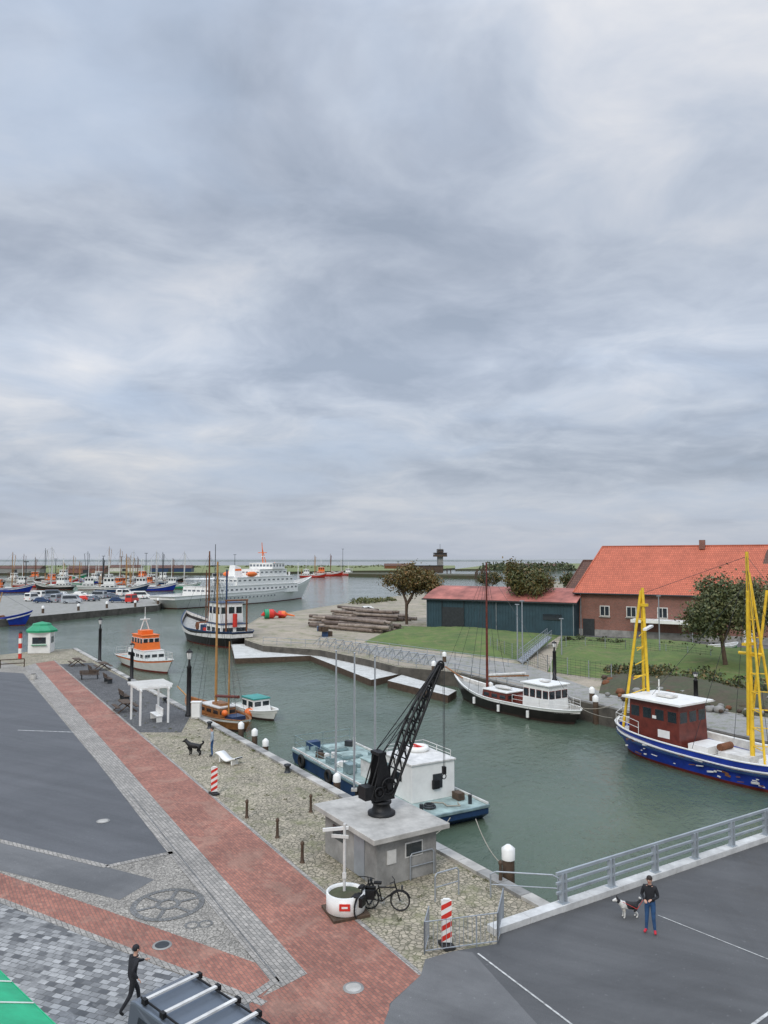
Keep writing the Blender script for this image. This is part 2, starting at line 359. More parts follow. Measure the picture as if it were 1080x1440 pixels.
for i in range(NJ):
    t0,t1=i/NJ,(i+1)/NJ
    for sd in(-1,1):
        for tp in(0,1): b.cyl(jp(t0,sd,tp),jp(t1,sd,tp),.055,m_black,6)
        b.cyl(jp(t0,sd,0),jp(t1,sd,1),.03,m_black,5); b.cyl(jp(t1,sd,0),jp(t1,sd,1),.03,m_black,5)
    b.cyl(jp(t0,-1,0),jp(t1,1,0),.02,m_black,5); b.cyl(jp(t1,-1,1),jp(t1,1,1),.02,m_black,5)
b.ring(p1+V((.02,0,.05)),.17,.04,m_black,'Y'); b.box(p1,(.3,.16,.14),m_black,0,0,-1.1)
b.part('stays')
for y in(-.24,.24):
    b.cyl((-.14,y,2.4),p1+V((-.05,y*.2,.1)),.02,m_black,5); b.cyl((-.14,y,2.4),p0+d*.6+up*.42+V((0,y*.5,0)),.016,m_black,5)
    b.cyl((-.2,y,2.35),(-.75,y,.8),.03,m_black,5)
b.cyl((.12,0,1.2),p1+V((-.1,0,.2)),.012,m_black,5)
b.part('hoist'); 
for y in(-.05,.05): b.cyl(p1+V((.18,y,0)),p1+V((.18,y,-4.2)),.013,m_dark_g,5)
b.box(p1+V((.18,0,-4.3)),(.12,.16,.3),m_black); b.ring(p1+V((.18,0,-4.56)),.1,.022,m_black,'Y')
b.done()
# ---------------------------------------------------------------- boats
def hull(b,L,Bm,fb,fm,fs,boot,hm,stripe,deckm,bul=.6,tw=.55,rake=.10,N=30,sexp=3.2,bexp=2.3,inner=None,cap=None,srake=.05):
    inner=inner or m_whited; cap=cap or stripe
    ps=[];zin=[]
    for i in range(N+1):
        s=-1+2*i/N
        if s>=0: bb=Bm/2*max(.0,1-s**bexp)+.04; R=fm+(fb-fm)*s**2
        else: bb=Bm/2*(tw+(1-tw)*(1-(-s)**sexp)); R=fm+(fs-fm)*s**2
        if s<0 and tw<.1: bb=Bm/2*max(0,(1-(-s)**sexp))**.7+.03
        lv=[-.6,0,.2,.2+(R-.2)*.5,R-.22,R]; bf=[.5,.84,.88,.95,.99,1.0]; pts=[]
        for z,f in zip(lv,bf):
            fr=max(0,min(1,z/R)); 
            if s>0: f*=1-(1-fr)*.55*s**1.5; x=s*L/2-rake*L*(1-fr)*s**3
            else: f*=1-(1-fr)*.35*s**2; x=s*L/2+srake*L*(1-fr)*(-s)**3
            pts.append((x,bb*f,z))
        ps.append(pts); zin.append((s*L/2*.985,max(bb-.1,.01),R,R-bul))
    nl=6
    for sd in(1,-1):
        for k in range(nl-1):
            vs=[(p[k][0],sd*p[k][1],p[k][2]) for p in ps]+[(p[k+1][0],sd*p[k+1][1],p[k+1][2]) for p in ps]; n=N+1
            fs_=[(i,i+1,n+i+1,n+i) for i in range(N)]
            if sd>0: fs_=[f[::-1] for f in fs_]
            b.add(vs,fs_,[boot,boot,hm,hm,stripe][k],True)
        vs=[]; n=N+1
        vs=[(p[5][0],sd*p[5][1],p[5][2]) for p in ps]+[(q[0],sd*q[1],q[2]) for q in zin]+[(q[0],sd*q[1],q[3]) for q in zin]
        b.add(vs,[(i,i+1,n+i+1,n+i) for i in range(N)],cap); b.add(vs,[(n+i,n+i+1,2*n+i+1,2*n+i) for i in range(N)],inner)
        b.tube([(p[5][0],sd*p[5][1],p[5][2]+.01) for p in ps],.05,cap,5)
    vs=[(q[0],q[1],q[3]) for q in zin]+[(q[0],-q[1],q[3]) for q in zin]; n=N+1
    b.add(vs,[(i,n+i,n+i+1,i+1) for i in range(N)],deckm)
    p=ps[0]
    for k in range(nl-1): b.add([(p[k][0],p[k][1],p[k][2]),(p[k][0],-p[k][1],p[k][2]),(p[k+1][0],-p[k+1][1],p[k+1][2]),(p[k+1][0],p[k+1][1],p[k+1][2])],[(0,1,2,3)],[boot,boot,hm,hm,stripe][k])
    q=zin[0]; b.add([(q[0],q[1],q[2]),(q[0],-q[1],q[2]),(q[0],-q[1],q[3]),(q[0],q[1],q[3])],[(0,1,2,3)],inner)
    return zin
def cabin(b,x0,x1,hw,z0,z1,wall,roof,ns=3,nf=3,wz=(.5,.82),over=.15,frame=None,cy=0,tap=.94,rt=.1,gl=None):
    gl=gl or m_glass
    xc=(x0+x1)/2; hx=(x1-x0)/2
    vs=[(x0,cy-hw,z0),(x1,cy-hw,z0),(x1,cy+hw,z0),(x0,cy+hw,z0),(xc-hx*tap,cy-hw*tap,z1),(xc+hx*tap,cy-hw*tap,z1),(xc+hx*tap,cy+hw*tap,z1),(xc-hx*tap,cy+hw*tap,z1)]
    b.hexa(vs,wall)
    b.box((xc,cy,z1+rt/2+.002),(2*(hx*tap+over),2*(hw*tap+over),rt),roof)
    H=z1-z0; za=z0+H*wz[0]; zb=z0+H*wz[1]; zm=(za+zb)/2; f=1-(1-tap)*(zm-z0)/H
    fr=frame or wall
    def win(c,w,h,ax):
        d=(w,.05,h) if ax=='x' else (.05,w,h); d2=(w+.1,.03,h+.1) if ax=='x' else(.03,w+.1,h+.1)
        b.box(c,d2,fr); b.box(c,d,gl)
    for i in range(ns):
        x=xc-hx*f+2*hx*f*(i+.5)/ns; w=2*hx/ns*(.66 if gl is m_glass else .5)
        for sd in(-1,1): win((x,cy+sd*hw*f,zm),w,zb-za,'x')
    for i in range(nf):
        y=cy-hw*f+2*hw*f*(i+.5)/nf; w=2*hw/nf*.72
        for sd in(-1,1): win((xc+sd*hx*f,y,zm),w,zb-za,'y')
def from_to(bow,stern):
    bow=V(bow);stern=V(stern); d=bow-stern; c=(bow+stern)/2; return V((c.x,c.y,WL)),math.atan2(d.y,d.x),math.hypot(d.x,d.y)
def fenders(b,zin,side,idx,col):
    for i in idx:
        q=zin[i]; y=side*(q[1]+.25); b.cyl((q[0],y,q[2]-.9),(q[0],y,q[2]-.35),.13,col,8); b.cyl((q[0],y,q[2]-.35),(q[0],side*q[1],q[2]),.015,m_dark_g,4)
c,rz,L=from_to((27.6,39.7),(17.0,55.5))
b=B('fishing_cutter',c,rz); b.part('hull')
zi=hull(b,L,5.2,2.7,1.55,2.0,m_boot,m_blue,m_blue,m_whited,.55,.03,.09,36,5,2.4,m_whited,m_white)
for sd in(-1,1): b.tube([(zi[i][0],sd*(zi[i][1]+.085),zi[i][2]-.42) for i in range(1,35)],.05,m_white,5)
for sd in(-1,1): b.tube([(zi[i][0],sd*(zi[i][1]+.09),zi[i][2]-.62) for i in range(1,35)],.06,m_blued,5)
for i in range(34):
    k=random.uniform(5,24); q=zi[int(k)]
    b.box((q[0]+random.uniform(-.3,.3),-(q[1]+.045),q[2]-random.choice([.5,.9,1.0,1.15])+random.uniform(-.1,.1)),(random.uniform(.1,.5),.06,random.uniform(.03,.12)),m_whited if i%3 else m_rust,0,0,random.uniform(-.2,.2))
b.part('wheelhouse',.015)
m_mahog=M('mahogany_panels',(.14,.028,.018),.4,0,.3,2)
cabin(b,-7.4,-3.4,1.55,1.0,3.9,m_mahog,m_white,4,3,(.60,.84),.38,m_mahog,0,.95,.14)
b.box((-4.6,-1.52,1.9),(.9,.06,.5),m_white); b.box((-5.3,-1.545,2.9),(.3,.05,.2),m_white)
b.box((-5.4,0,4.16),(1.2,.8,.16),m_whited); b.cyl((-6.6,.8,4),(-6.6,.8,5),.05,m_white,6)
b.part('deck_gear')
b.box((-2.4,0,1.3),(1.4,2.2,.5),m_white); b.box((-.2,0,1.2),(2.0,1.6,.4),m_whited); b.box((2.6,0,1.25),(2.2,1.8,.5),m_white)
b.cyl((-1.2,-.6,1.6),(-1.2,.6,1.6),.22,m_rust,14); b.box((4.4,.6,1.3),(1.,.8,.5),m_deck)
for (x,y) in((1,-1.6),(3.8,-1.2)): b.ell((x,y,1.15),(.45,.3,.2),m_net,10,6)
b.part('rig')
b.cyl((-8.2,-1.2,1.2),(-7.3,-.05,11.2),.10,m_yel,8); b.cyl((-8.2,1.2,1.2),(-7.3,.05,11.2),.10,m_yel,8); b.cyl((-6.9,0,4.2),(-7.2,0,11.4),.11,m_yel,8)
for z,w in((5.2,.62),(7.2,.42),(9.2,.22)): b.cyl((-7.8+z*.05,-w,z),(-7.8+z*.05,w,z),.06,m_yel,6)
for k in range(8): b.cyl((-7.9+.09*k,-1.0+.12*k,2+k),(-7.05,0,2.4+k),.035,m_yel,5)
b.box((-7.1,0,10.2),(.5,.3,.2),m_yel); b.box((-7.0,.3,8.6),(.25,3.2,.14),m_white,.5)
b.cyl((.6,0,1),(.6,0,13.9),.15,m_yel,10,.1); b.cyl((1.9,-.9,1),(.7,0,12.6),.08,m_yel,8); b.cyl((1.9,.9,1),(.7,0,12.6),.08,m_yel,8)
for k in range(10): 
    f=1-(k+1.5)/12.; b.cyl((.6,0,2+k*1.1),(.6+1.3*f,-.9*f,2+k*1.1),.035,m_yel,5); b.cyl((.6,0,2+k*1.1),(.6+1.3*f,.9*f,2+k*1.1),.035,m_yel,5)
b.cyl((.4,-.1,2.6),(1.1,-.9,11.5),.09,m_yel,8); b.cyl((.4,.1,2.6),(1.2,1.1,11.5),.09,m_yel,8)
b.cyl((-.1,0,7.6),(1.4,0,7.6),.1,m_yel,8); b.box((.6,0,8.2),(.3,1.2,.16),m_yel)
for a,e in(((.6,0,13.6),(9.3,0,2.7)),((.6,0,13.6),(-7.2,0,11.0)),((.6,0,12),(-8.4,0,2)),((-7.2,0,11.2),(-9.3,0,2)),((.6,0,13.),(3,2.3,1.8)),((.6,0,13.),(3,-2.3,1.8)),((.6,0,13),(-2,-2.3,1.6)),((.6,0,13),(-2,2.3,1.6)),((1.1,-.9,11.4),(.6,0,13.8))): b.cyl(a,e,.015,m_dark_g,4)
b.part('railing'); b.railing([(-9.1,0,2),(-8.4,-1.6,1.9),(-6,-2.3,1.75)],.8,m_white,1.1,.02); b.railing([(-9.1,0,2),(-8.4,1.6,1.9),(-6,2.3,1.75)],.8,m_white,1.1,.02)
b.done()
rope('mooring_rope',(16.6,55.6,.4),(15.4,67.5,.3),.5); rope('mooring_rope',(18.2,55.5,.4),(20.8,56.8,.4),.2)
c,rz,L=from_to((6.9,74.2),(15.9,61.6))
b=B('sailing_cutter',c,rz); b.part('hull')
m_bhull=M('black_hull',(.02,.016,.015),.4,0,.3,1.5)
zi=hull(b,L,4.0,2.2,1.15,1.25,m_bootd,m_bhull,m_white,m_deck,.3,.03,.08,32,3.6,2.2,m_whited,m_white)
fenders(b,zi,-1,(8,15,22,27),m_white); fenders(b,zi,1,(8,15,22),m_white)
b.part('deckhouse',.015); cabin(b,-.6,2.6,1.25,.85,1.65,m_mahog,m_white,3,2,(.35,.75),.06); 
cabin(b,-5.4,-2.4,1.2,.9,2.9,m_white,m_white,4,3,(.48,.78),.2,m_mahog); b.box((-3.9,0,3.12),(.8,.6,.14),m_whited)
b.box((-1.5,0,1.2),(1.4,1.2,.6),m_mahog); b.ell((.9,.2,1.95),(1.1,.4,.16),m_whited,12,6)
b.part('mast'); b.cyl((3.2,0,.9),(3.2,0,13.1),.13,m_mahog,8,.07); b.cyl((3.0,0,2.6),(-2.0,0,3.3),.07,m_woodl,8); b.cyl((2.9,0,2.75),(-1.6,0,3.45),.12,m_whited,8)
b.cyl((6.6,0,2.0),(9.2,0,2.8),.07,m_woodl,6)
for e in((9.0,0,2.7),(7.5,0,2.2),(2.4,1.9,1.2),(2.4,-1.9,1.2),(3.8,1.8,1.3),(3.8,-1.8,1.3),(-7.2,0,1.4)): b.cyl((3.2,0,12.6),e,.016,m_dark_g,4)
b.cyl((-4.6,0,3.2),(-4.6,0,5.2),.03,m_white,5); b.ring((-4.0,-1.26,1.9),.28,.06,m_orange,'Y')
b.part('railing'); b.railing([(zi[i][0],zi[i][1],zi[i][2]) for i in(1,6,12)],.7,m_white,1.2,.018); b.railing([(zi[i][0],-zi[i][1],zi[i][2]) for i in(1,6,12)],.7,m_white,1.2,.018)
b.done()
rope('mooring_rope',(15.6,61.8,0),(18.4,61.2,.3),.25); rope('mooring_rope',(7.2,74,.8),(9.8,77,.3),.3)
# --- work barge
L=15.6; c=(V((-4.3,52.3,0))+V((3.6,38.6,0)))/2; c.z=WL; rz=math.atan2(38.6-52.3,7.9); hwB=2.15
b=B('work_barge',c,rz); b.part('hull',.03)
prof=[(-L/2,.3),(-L/2+1,-.5),(L/2-1.2,-.5),(L/2,.35)]
vs=[];
for sd in(-1,1): vs+=[(x,sd*hwB,z) for x,z in prof]+[(L/2,sd*hwB,.8),(-L/2,sd*hwB,.8)]
b.add(vs,[(0,1,2,3,4,5),(11,10,9,8,7,6),(0,6,7,1),(1,7,8,2),(2,8,9,3),(3,9,10,4),(0,5,11,6)],m_blued)
b.add([(L/2,-hwB,.8),(L/2,hwB,.8),(-L/2,hwB,.8),(-L/2,-hwB,.8)],[(0,1,2,3)],m_teal)
m_gun=M('gunwale',(.20,.28,.29),.6,0,.3,1.5)
for sd in(-1,1): b.box((0,sd*(hwB+.03),.75),(L,.1,.16),m_gun); b.box((0,sd*(hwB-.04),.87),(L,.08,.14),m_whited)
b.box((L/2+.03,0,.75),(.1,2*hwB,.16),m_gun); b.box((-L/2-.03,0,.75),(.1,2*hwB,.16),m_gun)
b.part('deckhouse',.02)
b.box((4.3,.1,1.75),(2.9,2.7,1.9),m_white); b.box((4.3,.1,2.75),(3.05,2.85,.1),m_whited)
b.box((1.4,.1,1.3),(2.9,2.5,1.0),m_whited); b.box((1.4,.1,1.84),(3.0,2.6,.08),m_teal)
b.box((5.77,.35,1.75),(.05,.6,.75),m_dark_g); b.box((5.8,.2,1.6),(.22,.4,.45),m_black); b.box((4.4,-1.27,1.9),(.7,.05,.45),m_glass); b.box((3.3,-1.27,1.6),(.6,.04,1.5),m_gun)
b.part('deck_gear'); 
b.ring((3.4,.6,2.92),.5,.15,m_white,'Z',24,8); b.ell((3.4,.6,2.88),(.36,.36,.12),m_redp,14,6); b.box((3.4,.6,3.05),(.7,.1,.07),m_redp)
for x in(-6.2,-4.2,-2.2): b.box((x,.2,.9),(1.3,1.4,.14),m_gun); b.box((x,.2,.99),(1.15,1.25,.05),m_teal)
b.cyl((-3.2,-1.4,.8),(-3.2,-1.4,1.5),.12,m_whited,8); b.cyl((-5.5,1.3,.8),(-5.5,1.3,1.6),.1,m_whited,8); b.box((-7.0,-1,1.1),(.6,.8,.5),m_blued); b.box((-.9,-1.4,1.1),(.8,.5,.5),m_gun)
for i in range(12): b.box((random.uniform(-7.2,-.4),random.choice([-1.5,1.5,1.2,-1.2]),.95),(random.uniform(.25,.7),random.uniform(.2,.45),random.uniform(.2,.45)),random.choice([m_whited,m_gun,m_wood,m_dark_g,m_white]),random.random())
b.ring((6.7,-.8,.87),.3,.06,m_dark_g); b.ring((6.7,-.8,.97),.22,.05,m_dark_g); b.cyl((7.2,1.4,.8),(7.2,1.4,1.25),.1,m_dark_g,8); b.cyl((7.2,-1.6,.8),(7.2,-1.6,1.25),.1,m_dark_g,8)
b.box((6.3,1.3,1.0),(.6,.4,.35),m_wood); b.tube([(6.1,-.3,.84),(6.5,.2,.84),(7.,.1,.84),(7.3,.7,.84),(6.8,.9,.84)],.03,m_rope,5)
for x in(-6,-2,2,6): b.ring((x,-hwB-.15,.45),.33,.11,m_tyre,'Y'); b.ring((x,hwB+.15,.45),.33,.11,m_tyre,'Y')
b.part('railing'); b.railing([(-L/2+.2,-hwB+.1,.8),(-.5,-hwB+.1,.8)],.9,m_gun,1.6,.022); b.railing([(-L/2+.2,hwB-.1,.8),(-L/2+.2,-hwB+.1,.8)],.9,m_gun,1.6,.022)
b.railing([(2.95,-1.1,2.8),(2.95,1.3,2.8),(5.6,1.3,2.8)],.4,m_whited,1.2,.018)
b.done()
rope('mooring_rope',(4.4,37.,-.5),Q(3.2,.55,.2),.35); rope('mooring_rope',(3.2,37.2,-.5),Q(7,-.8,.4),.3)
def fishing_boat(name,loc,rz,L,hm,house,mast,boot=m_boot,trim=m_white,mh=.62,houseside=-1,deckm=m_deck,booms=True):
    k=L/14.
    b=B(name,loc,rz); b.part('hull'); zi=hull(b,L,4.3*k,2.6*k,1.35*k,1.5*k,boot,hm,trim,deckm,.55*k,.5,.09,22,3.5,2.3)
    b.part('wheelhouse'); x=houseside*.24*L
    cabin(b,x-1.9*k,x+1.6*k,1.35*k,.85*k,2.0*k,house,trim,3,2,(.4,.75),.1)
    cabin(b,x-1.2*k,x+1.5*k,1.15*k,2.1*k,3.9*k,house,trim,3,3,(.45,.8),.22,None,0,.93)
    b.part('gear'); b.box((x+3.4*k,0,1.25*k),(1.8*k,1.6*k,.7*k),trim); b.cyl((x+5.2*k,-.8*k,1.4*k),(x+5.2*k,.8*k,1.4*k),.4*k,m_rust,10)
    for i in range(3): b.ell((x+(3+i*1.6)*k,random.uniform(-1,1)*k,1.2*k),(.6*k,.45*k,.35*k),random.choice([m_net,m_orange,m_rust]),8,5)
    b.part('rig'); mx=.06*L; H=mh*L
    b.cyl((mx,0,.8*k),(mx,0,H),.13*k,mast,8,.07*k); b.cyl((x,0,3.9*k),(x,0,H*.8),.08*k,trim,6); b.box((x,0,H*.72),(.1,1.4*k,.08),trim)
    for sd in(-1,1):
        if booms: b.cyl((mx,sd*.2,1.5*k),(mx+.6,sd*1.5*k,H*.92),.08*k,mast,6); b.cyl((mx,0,H*.95),(mx+.6,sd*1.5*k,H*.92),.025,m_dark_g,4)
        b.cyl((mx,0,H*.95),(mx-1.5*k,sd*2*k,1.4*k),.02,m_dark_g,4)
    b.cyl((mx,0,H*.97),(L*.49,0,2.6*k),.02,m_dark_g,4); b.cyl((mx,0,H*.97),(-L*.48,0,1.6*k),.02,m_dark_g,4)
    b.cyl((-L*.4,-1*k,1*k),(-L*.4,-1*k,4.2*k),.08*k,mast,6); b.cyl((-L*.4,1*k,1*k),(-L*.4,1*k,4.2*k),.08*k,mast,6); b.cyl((-L*.4,-1.1*k,4.2*k),(-L*.4,1.1*k,4.2*k),.08*k,mast,6)
    return b
c,rz,L=from_to(W(258,893,WL),W(345,913,WL))
b=fishing_boat('motor_trawler',c,rz,L*.93,m_bhull,m_white,m_rust,m_boot,m_blued,.62,-1,m_deck,False)
b.part('details'); b.box((-.24*L,0,4.75),(1.3,1.3,.5),m_redp); b.ell((3.2,-.6,2.2),(.5,.4,.4),m_orange,10,6); b.box((-1,1.2,1.9),(1.6,.9,.9),m_redp); b.cyl((-.35*L,0,3),(-.35*L,0,5.),.35,m_redp,10)
b.box((.12*L,0,2.1),(2.6,2.4,1.4),m_white); b.cyl((-1.,0,1),(-1.,0,ZV(765,120)-WL),.10,m_dark_g,6,.05); b.cyl((2.6,0,1),(2.6,0,11.5),.09,m_rust,6); b.box((-1,0,12.3),(.1,1.6,.08),m_dark_g); b.box((-1,0,10.8),(.5,.5,.4),m_dark_g); b.done()
c,rz,L=from_to(W(230,950,WL),W(165,931,WL))
c+=QN*1.0
b=B('rescue_boat',c,rz); b.part('hull'); zi=hull(b,L,3.7,1.7,1.2,1.1,m_boot,m_white,m_orange,m_teal,.2,.75,.1,24,4,2.4,m_white,m_whited)
b.part('wheelhouse',.03); cabin(b,-3.2,2.2,1.35,1.0,2.2,m_white,m_whited,4,3,(.35,.7),.02); cabin(b,-2.6,1.2,1.15,2.3,4.0,m_orange,m_orange,4,3,(.45,.8),.08,m_white,0,.88)
b.box((-.8,0,4.35),(1.4,1.4,.45),m_orange)
b.part('mast'); b.cyl((-1,-.6,4.4),(-1,0,6.2),.06,m_white,6); b.cyl((-1,.6,4.4),(-1,0,6.2),.06,m_white,6); b.cyl((-1,0,5.6),(-1,0,7.4),.04,m_white,6); b.box((-1,0,5.9),(.2,1.2,.12),m_white)
b.part('railing'); b.railing([(zi[i][0],zi[i][1],zi[i][2]) for i in(14,18,21,24)],.8,m_whited,1.,.02); b.railing([(zi[i][0],-zi[i][1],zi[i][2]) for i in(14,18,21,24)],.8,m_whited,1.,.02); b.railing([(-L/2+.2,-1.3,1.2),(-L/2+.2,1.3,1.2)],.8,m_whited,1,.02); b.done()
c,rz,L=from_to(W(262,1003,WL),W(346,1031,WL))
b=B('wooden_sailing_boat',c,rz); b.part('hull'); zi=hull(b,L,2.9,1.5,.95,1.0,m_bootd,m_woodl,m_white,m_woodl,.2,.3,.09,26,3,2.3,m_woodl,m_woodl)
b.part('cabin',.01); cabin(b,-2.2,1.2,.8,.8,1.5,m_woodl,m_whited,3,2,(.35,.75),.04); b.box((-3.3,0,.95),(1.2,1.2,.3),m_blued); b.ell((-2.9,.7,1.3),(.3,.25,.25),m_orange,10,6); b.box((-1,0,1.7),(1.4,.8,.2),m_woodl)
b.part('rig'); b.cyl((-.2,0,.7),(-.2,0,13.2),.12,m_mastw,8,.08); b.cyl((-2.3,0,.7),(-2.3,0,6.8),.08,m_mastw,8,.05); b.cyl((-.3,0,2.2),(-3.8,0,2.6),.12,m_mahog,8); b.cyl((L/2-.6,0,1.3),(L/2+1.8,0,2.1),.06,m_mastw,6)
for e in((L/2+1.7,0,2.1),(L/2,0,1.5),(-.4,1.4,1),(-.4,-1.4,1),(.4,1.4,1),(.4,-1.4,1),(-L/2,0,1)): b.cyl((-.2,0,12.5),e,.014,m_dark_g,4)
b.cyl((-2.3,0,6.5),(-L/2,.8,1),.014,m_dark_g,4); b.done()
c,rz,L=from_to(W(390,1016,WL),W(338,999,WL))
b=B('motor_boat',c,rz); b.part('hull'); zi=hull(b,L,2.2,1.0,.7,.75,m_bootd,m_white,m_white,m_whited,.25,.8,.1,20,4,2.2)
b.part('canopy',.03); cabin(b,-1.6,.7,.85,.5,1.5,m_white,m_tealp,2,2,(.35,.85),.1,None,0,.85,.12); b.ell((-2.4,.3,.8),(.5,.6,.35),m_tealp,10,6)
fenders(b,zi,-1,(5,),m_orange); b.done()
b=B('marker_buoy',W(350,1010,WL)+V((0,0,.4))); b.ell((0,0,0),(.45,.45,.45),m_orange,14,10); b.cyl((0,0,.41),(0,0,.58),.06,m_dark_g,8); b.ring((0,0,.62),.08,.02,m_dark_g,'X'); b.done()
# --- ferry
c,rz,L=from_to(W(438,840,WL),W(226,857,WL))
b=B('passenger_ferry',c,rz); b.part('hull')
zi=hull(b,L,11.5,7.2,3.6,3.4,m_boot,m_white,m_white,m_deck,.9,.8,.085,40,5,2.2,m_white,m_white)
b.part('superstructure')
def tier(x0,x1,hw,z0,z1,nw,nf=6,wz=(.50,.70)): cabin(b,x0,x1,hw,z0,z1,m_white,m_white,nw,nf,wz,.12,None,0,.985,.12,m_glassf)
tier(-22,20,5.0,2.8,5.4,20); tier(-10,18,4.7,5.55,7.8,12); tier(1,15,4.2,7.95,10.0,6); tier(7,13.2,4.6,10.15,11.9,4,7,(.4,.8))
b.box((-17,0,7.6),(11,8.6,.14),m_white)
for x in(-22,-17,-12.5):
    for y in(-4,4): b.cyl((x,y,5.5),(x,y,7.6),.07,m_white,6)
for i in range(20):
    for sd in(-1,1):
        q=zi[5+i]; b.box((q[0],sd*(q[1]*.985+.12),2.1),(.5,.06,.4),m_glassf)
b.part('funnel',.05); b.hexa([(-7,-1.3,7.8),(-3,-1.3,7.8),(-3,1.3,7.8),(-7,1.3,7.8),(-6.6,-1.,11.4),(-3.9,-1.,10.8),(-3.9,1.,10.8),(-6.6,1.,11.4)],m_white); b.box((-5.2,0,10.),(2.9,2.3,.6),m_orange)
b.part('masts'); b.cyl((8,0,12),(7.4,0,18.4),.2,m_orange,8,.1); b.box((7.7,0,15.2),(.3,3.2,.2),m_orange); b.box((8.1,0,14),(1.4,.3,.3),m_white); b.cyl((9.5,0,12),(7.6,0,16.5),.12,m_orange,6); b.cyl((-14,0,8),(-14,0,14.5),.12,m_white,6); b.cyl((27,0,6.5),(27,0,12),.12,m_white,6); b.cyl((22,0,5.6),(14,0,12.),.22,m_orange,8); b.cyl((22,0,4),(22,0,9),.3,m_white,8)
for sd in(-1,1):
    b.ell((-3,sd*4.4,8.7),(2.6,.8,.8),m_orange,12,6); b.railing([(-22,sd*5,5.55),(-10.2,sd*5,5.55)],1.0,m_white,1.5,.04); b.railing([(-10,sd*4.7,7.95),(1,sd*4.7,7.95)],1.,m_white,1.5,.04)
b.done()
cols=[m_blue,m_redp,m_bhull,m_green,m_white,m_blued,m_rust]
fleet=[(12,833,15,.2),(45,826,14,.3),(75,829,16,2.9),(108,824,14,.2),(140,829,15,.4),(172,833,17,.2),(196,826,14,3.0),(215,831,16,.1),(150,817,16,0),(60,816,15,.2),(100,814,17,.1),(30,818,14,.1),(190,816,16,3.1),(165,822,15,.6),(125,820,15,2.8),(85,821,15,.3),(240,818,15,.1),(255,828,14,.3),(180,828,14,.9),(225,822,15,.4),(440,812,16,.2),(462,810,19,.15),(482,809,15,3.),(-20,825,15,.1),(-60,830,15,.1)]
for i,(u,v,L,a) in enumerate(fleet):
    fishing_boat('moored_fishing_boat',W(u,v,WL),a,L*1.25,cols[i%7] if u<400 else m_redp,m_white if i%3 else m_orange,[m_mastw,m_rust,m_whited,m_mastw,m_dark_g][i%5],mh=random.uniform(.6,1.05)).done()
fishing_boat('blue_fishing_boat',W(-14,880,WL),.15,16,m_blue,m_white,m_mastw,mh=.45,trim=m_blue).done()
# ---------------------------------------------------------------- left harbour quay
b=B('harbour_pier'); pier=P2([(-400,884),(0,871),(222,851),(232,845),(205,839),(100,835),(0,838),(-400,842)]); b.prism(pier,-4,.0,m_path,m_wall); b.done()
b=B('marsh_land'); b.prism(P2([(-500,806),(300,806),(500,803),(600,802),(640,799),(640,795.5),(-500,795)]),-3,.3,m_marsh,m_soil); b.done()
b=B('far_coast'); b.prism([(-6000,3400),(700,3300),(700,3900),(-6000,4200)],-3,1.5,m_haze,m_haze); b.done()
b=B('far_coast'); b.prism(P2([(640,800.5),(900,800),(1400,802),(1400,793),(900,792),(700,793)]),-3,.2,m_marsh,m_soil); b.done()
def car(name,loc,rz,paint,L=4.3,Wd=1.75,H=1.5,van=False):
    b=B(name,loc,rz); hw=Wd/2
    if van: pr=[(-L/2,.35),(-L/2,H*.55),(-L/2+.08,H*.97),(-L/2+.3,H),(L*.22,H),(L*.38,H*.58),(L*.49,H*.48),(L/2,.35)]
    else: pr=[(-L/2,.35),(-L/2,.85),(-L*.44,.92),(-L*.33,H*.96),(-L*.2,H),(L*.06,H),(L*.22,.95),(L*.46,.78),(L/2,.6),(L/2,.32)]
    b.part('bodywork',.05)
    n=len(pr); vs=[]
    for sd in(-1,1):
        for x,z in pr: vs.append((x,sd*hw*(1 if z<1 else .84),z))
    b.add(vs,[tuple(range(n)),tuple(range(2*n-1,n-1,-1))]+[(i,n+i,n+(i+1)%n,(i+1)%n) for i in range(n)],paint)
    b.part('windows')
    z0,z1=(H*.56,H*.88) if van else (.97,H*.93)
    for sd in(-1,1):
        xa,xb=(-L*.42,L*.24) if van else(-L*.34,L*.1)
        b.hexa([(xa,sd*hw*.88-.04,z0),(xb+.3,sd*hw*.88-.04,z0),(xb+.3,sd*hw*.88+.04,z0),(xa,sd*hw*.88+.04,z0),(xa+.15,sd*hw*.84-.03,z1),(xb-.05,sd*hw*.84-.03,z1),(xb-.05,sd*hw*.84+.03,z1),(xa+.15,sd*hw*.84+.03,z1)],m_glass)
    if van: b.box((L*.30+.04,0,H*.79),(.05,Wd*.76,H*.36),m_glass,0,0,-.55); b.box((-L/2+.02,0,H*.77),(.06,Wd*.7,H*.28),m_glass,0,0,.1)
    else: b.box((L*.14+.03,0,1.22),(.05,Wd*.74,.55),m_glass,0,0,-.95); b.box((-L*.385-.02,0,1.18),(.05,Wd*.74,.46),m_glass,0,0,.6)
    b.part('wheels')
    for x in(-L*.3,L*.32):
        for sd in(-1,1): b.cyl((x,sd*(hw-.2),.33),(x,sd*(hw+.01),.33),.33,m_tyre,14); b.cyl((x,sd*(hw+.005),.33),(x,sd*(hw+.02),.33),.2,m_grey,10)
    b.part('lights'); 
    for sd in(-1,1): b.box((L/2-.01,sd*hw*.72,.66),(.06,.3,.14),m_white); b.box((-L/2-.01,sd*hw*.8,.75),(.05,.2,.25),m_redp)
    return b
pc=[m_white,m_white,m_blued,m_grey,m_white,m_dark_g,m_white,m_carg,m_redp]
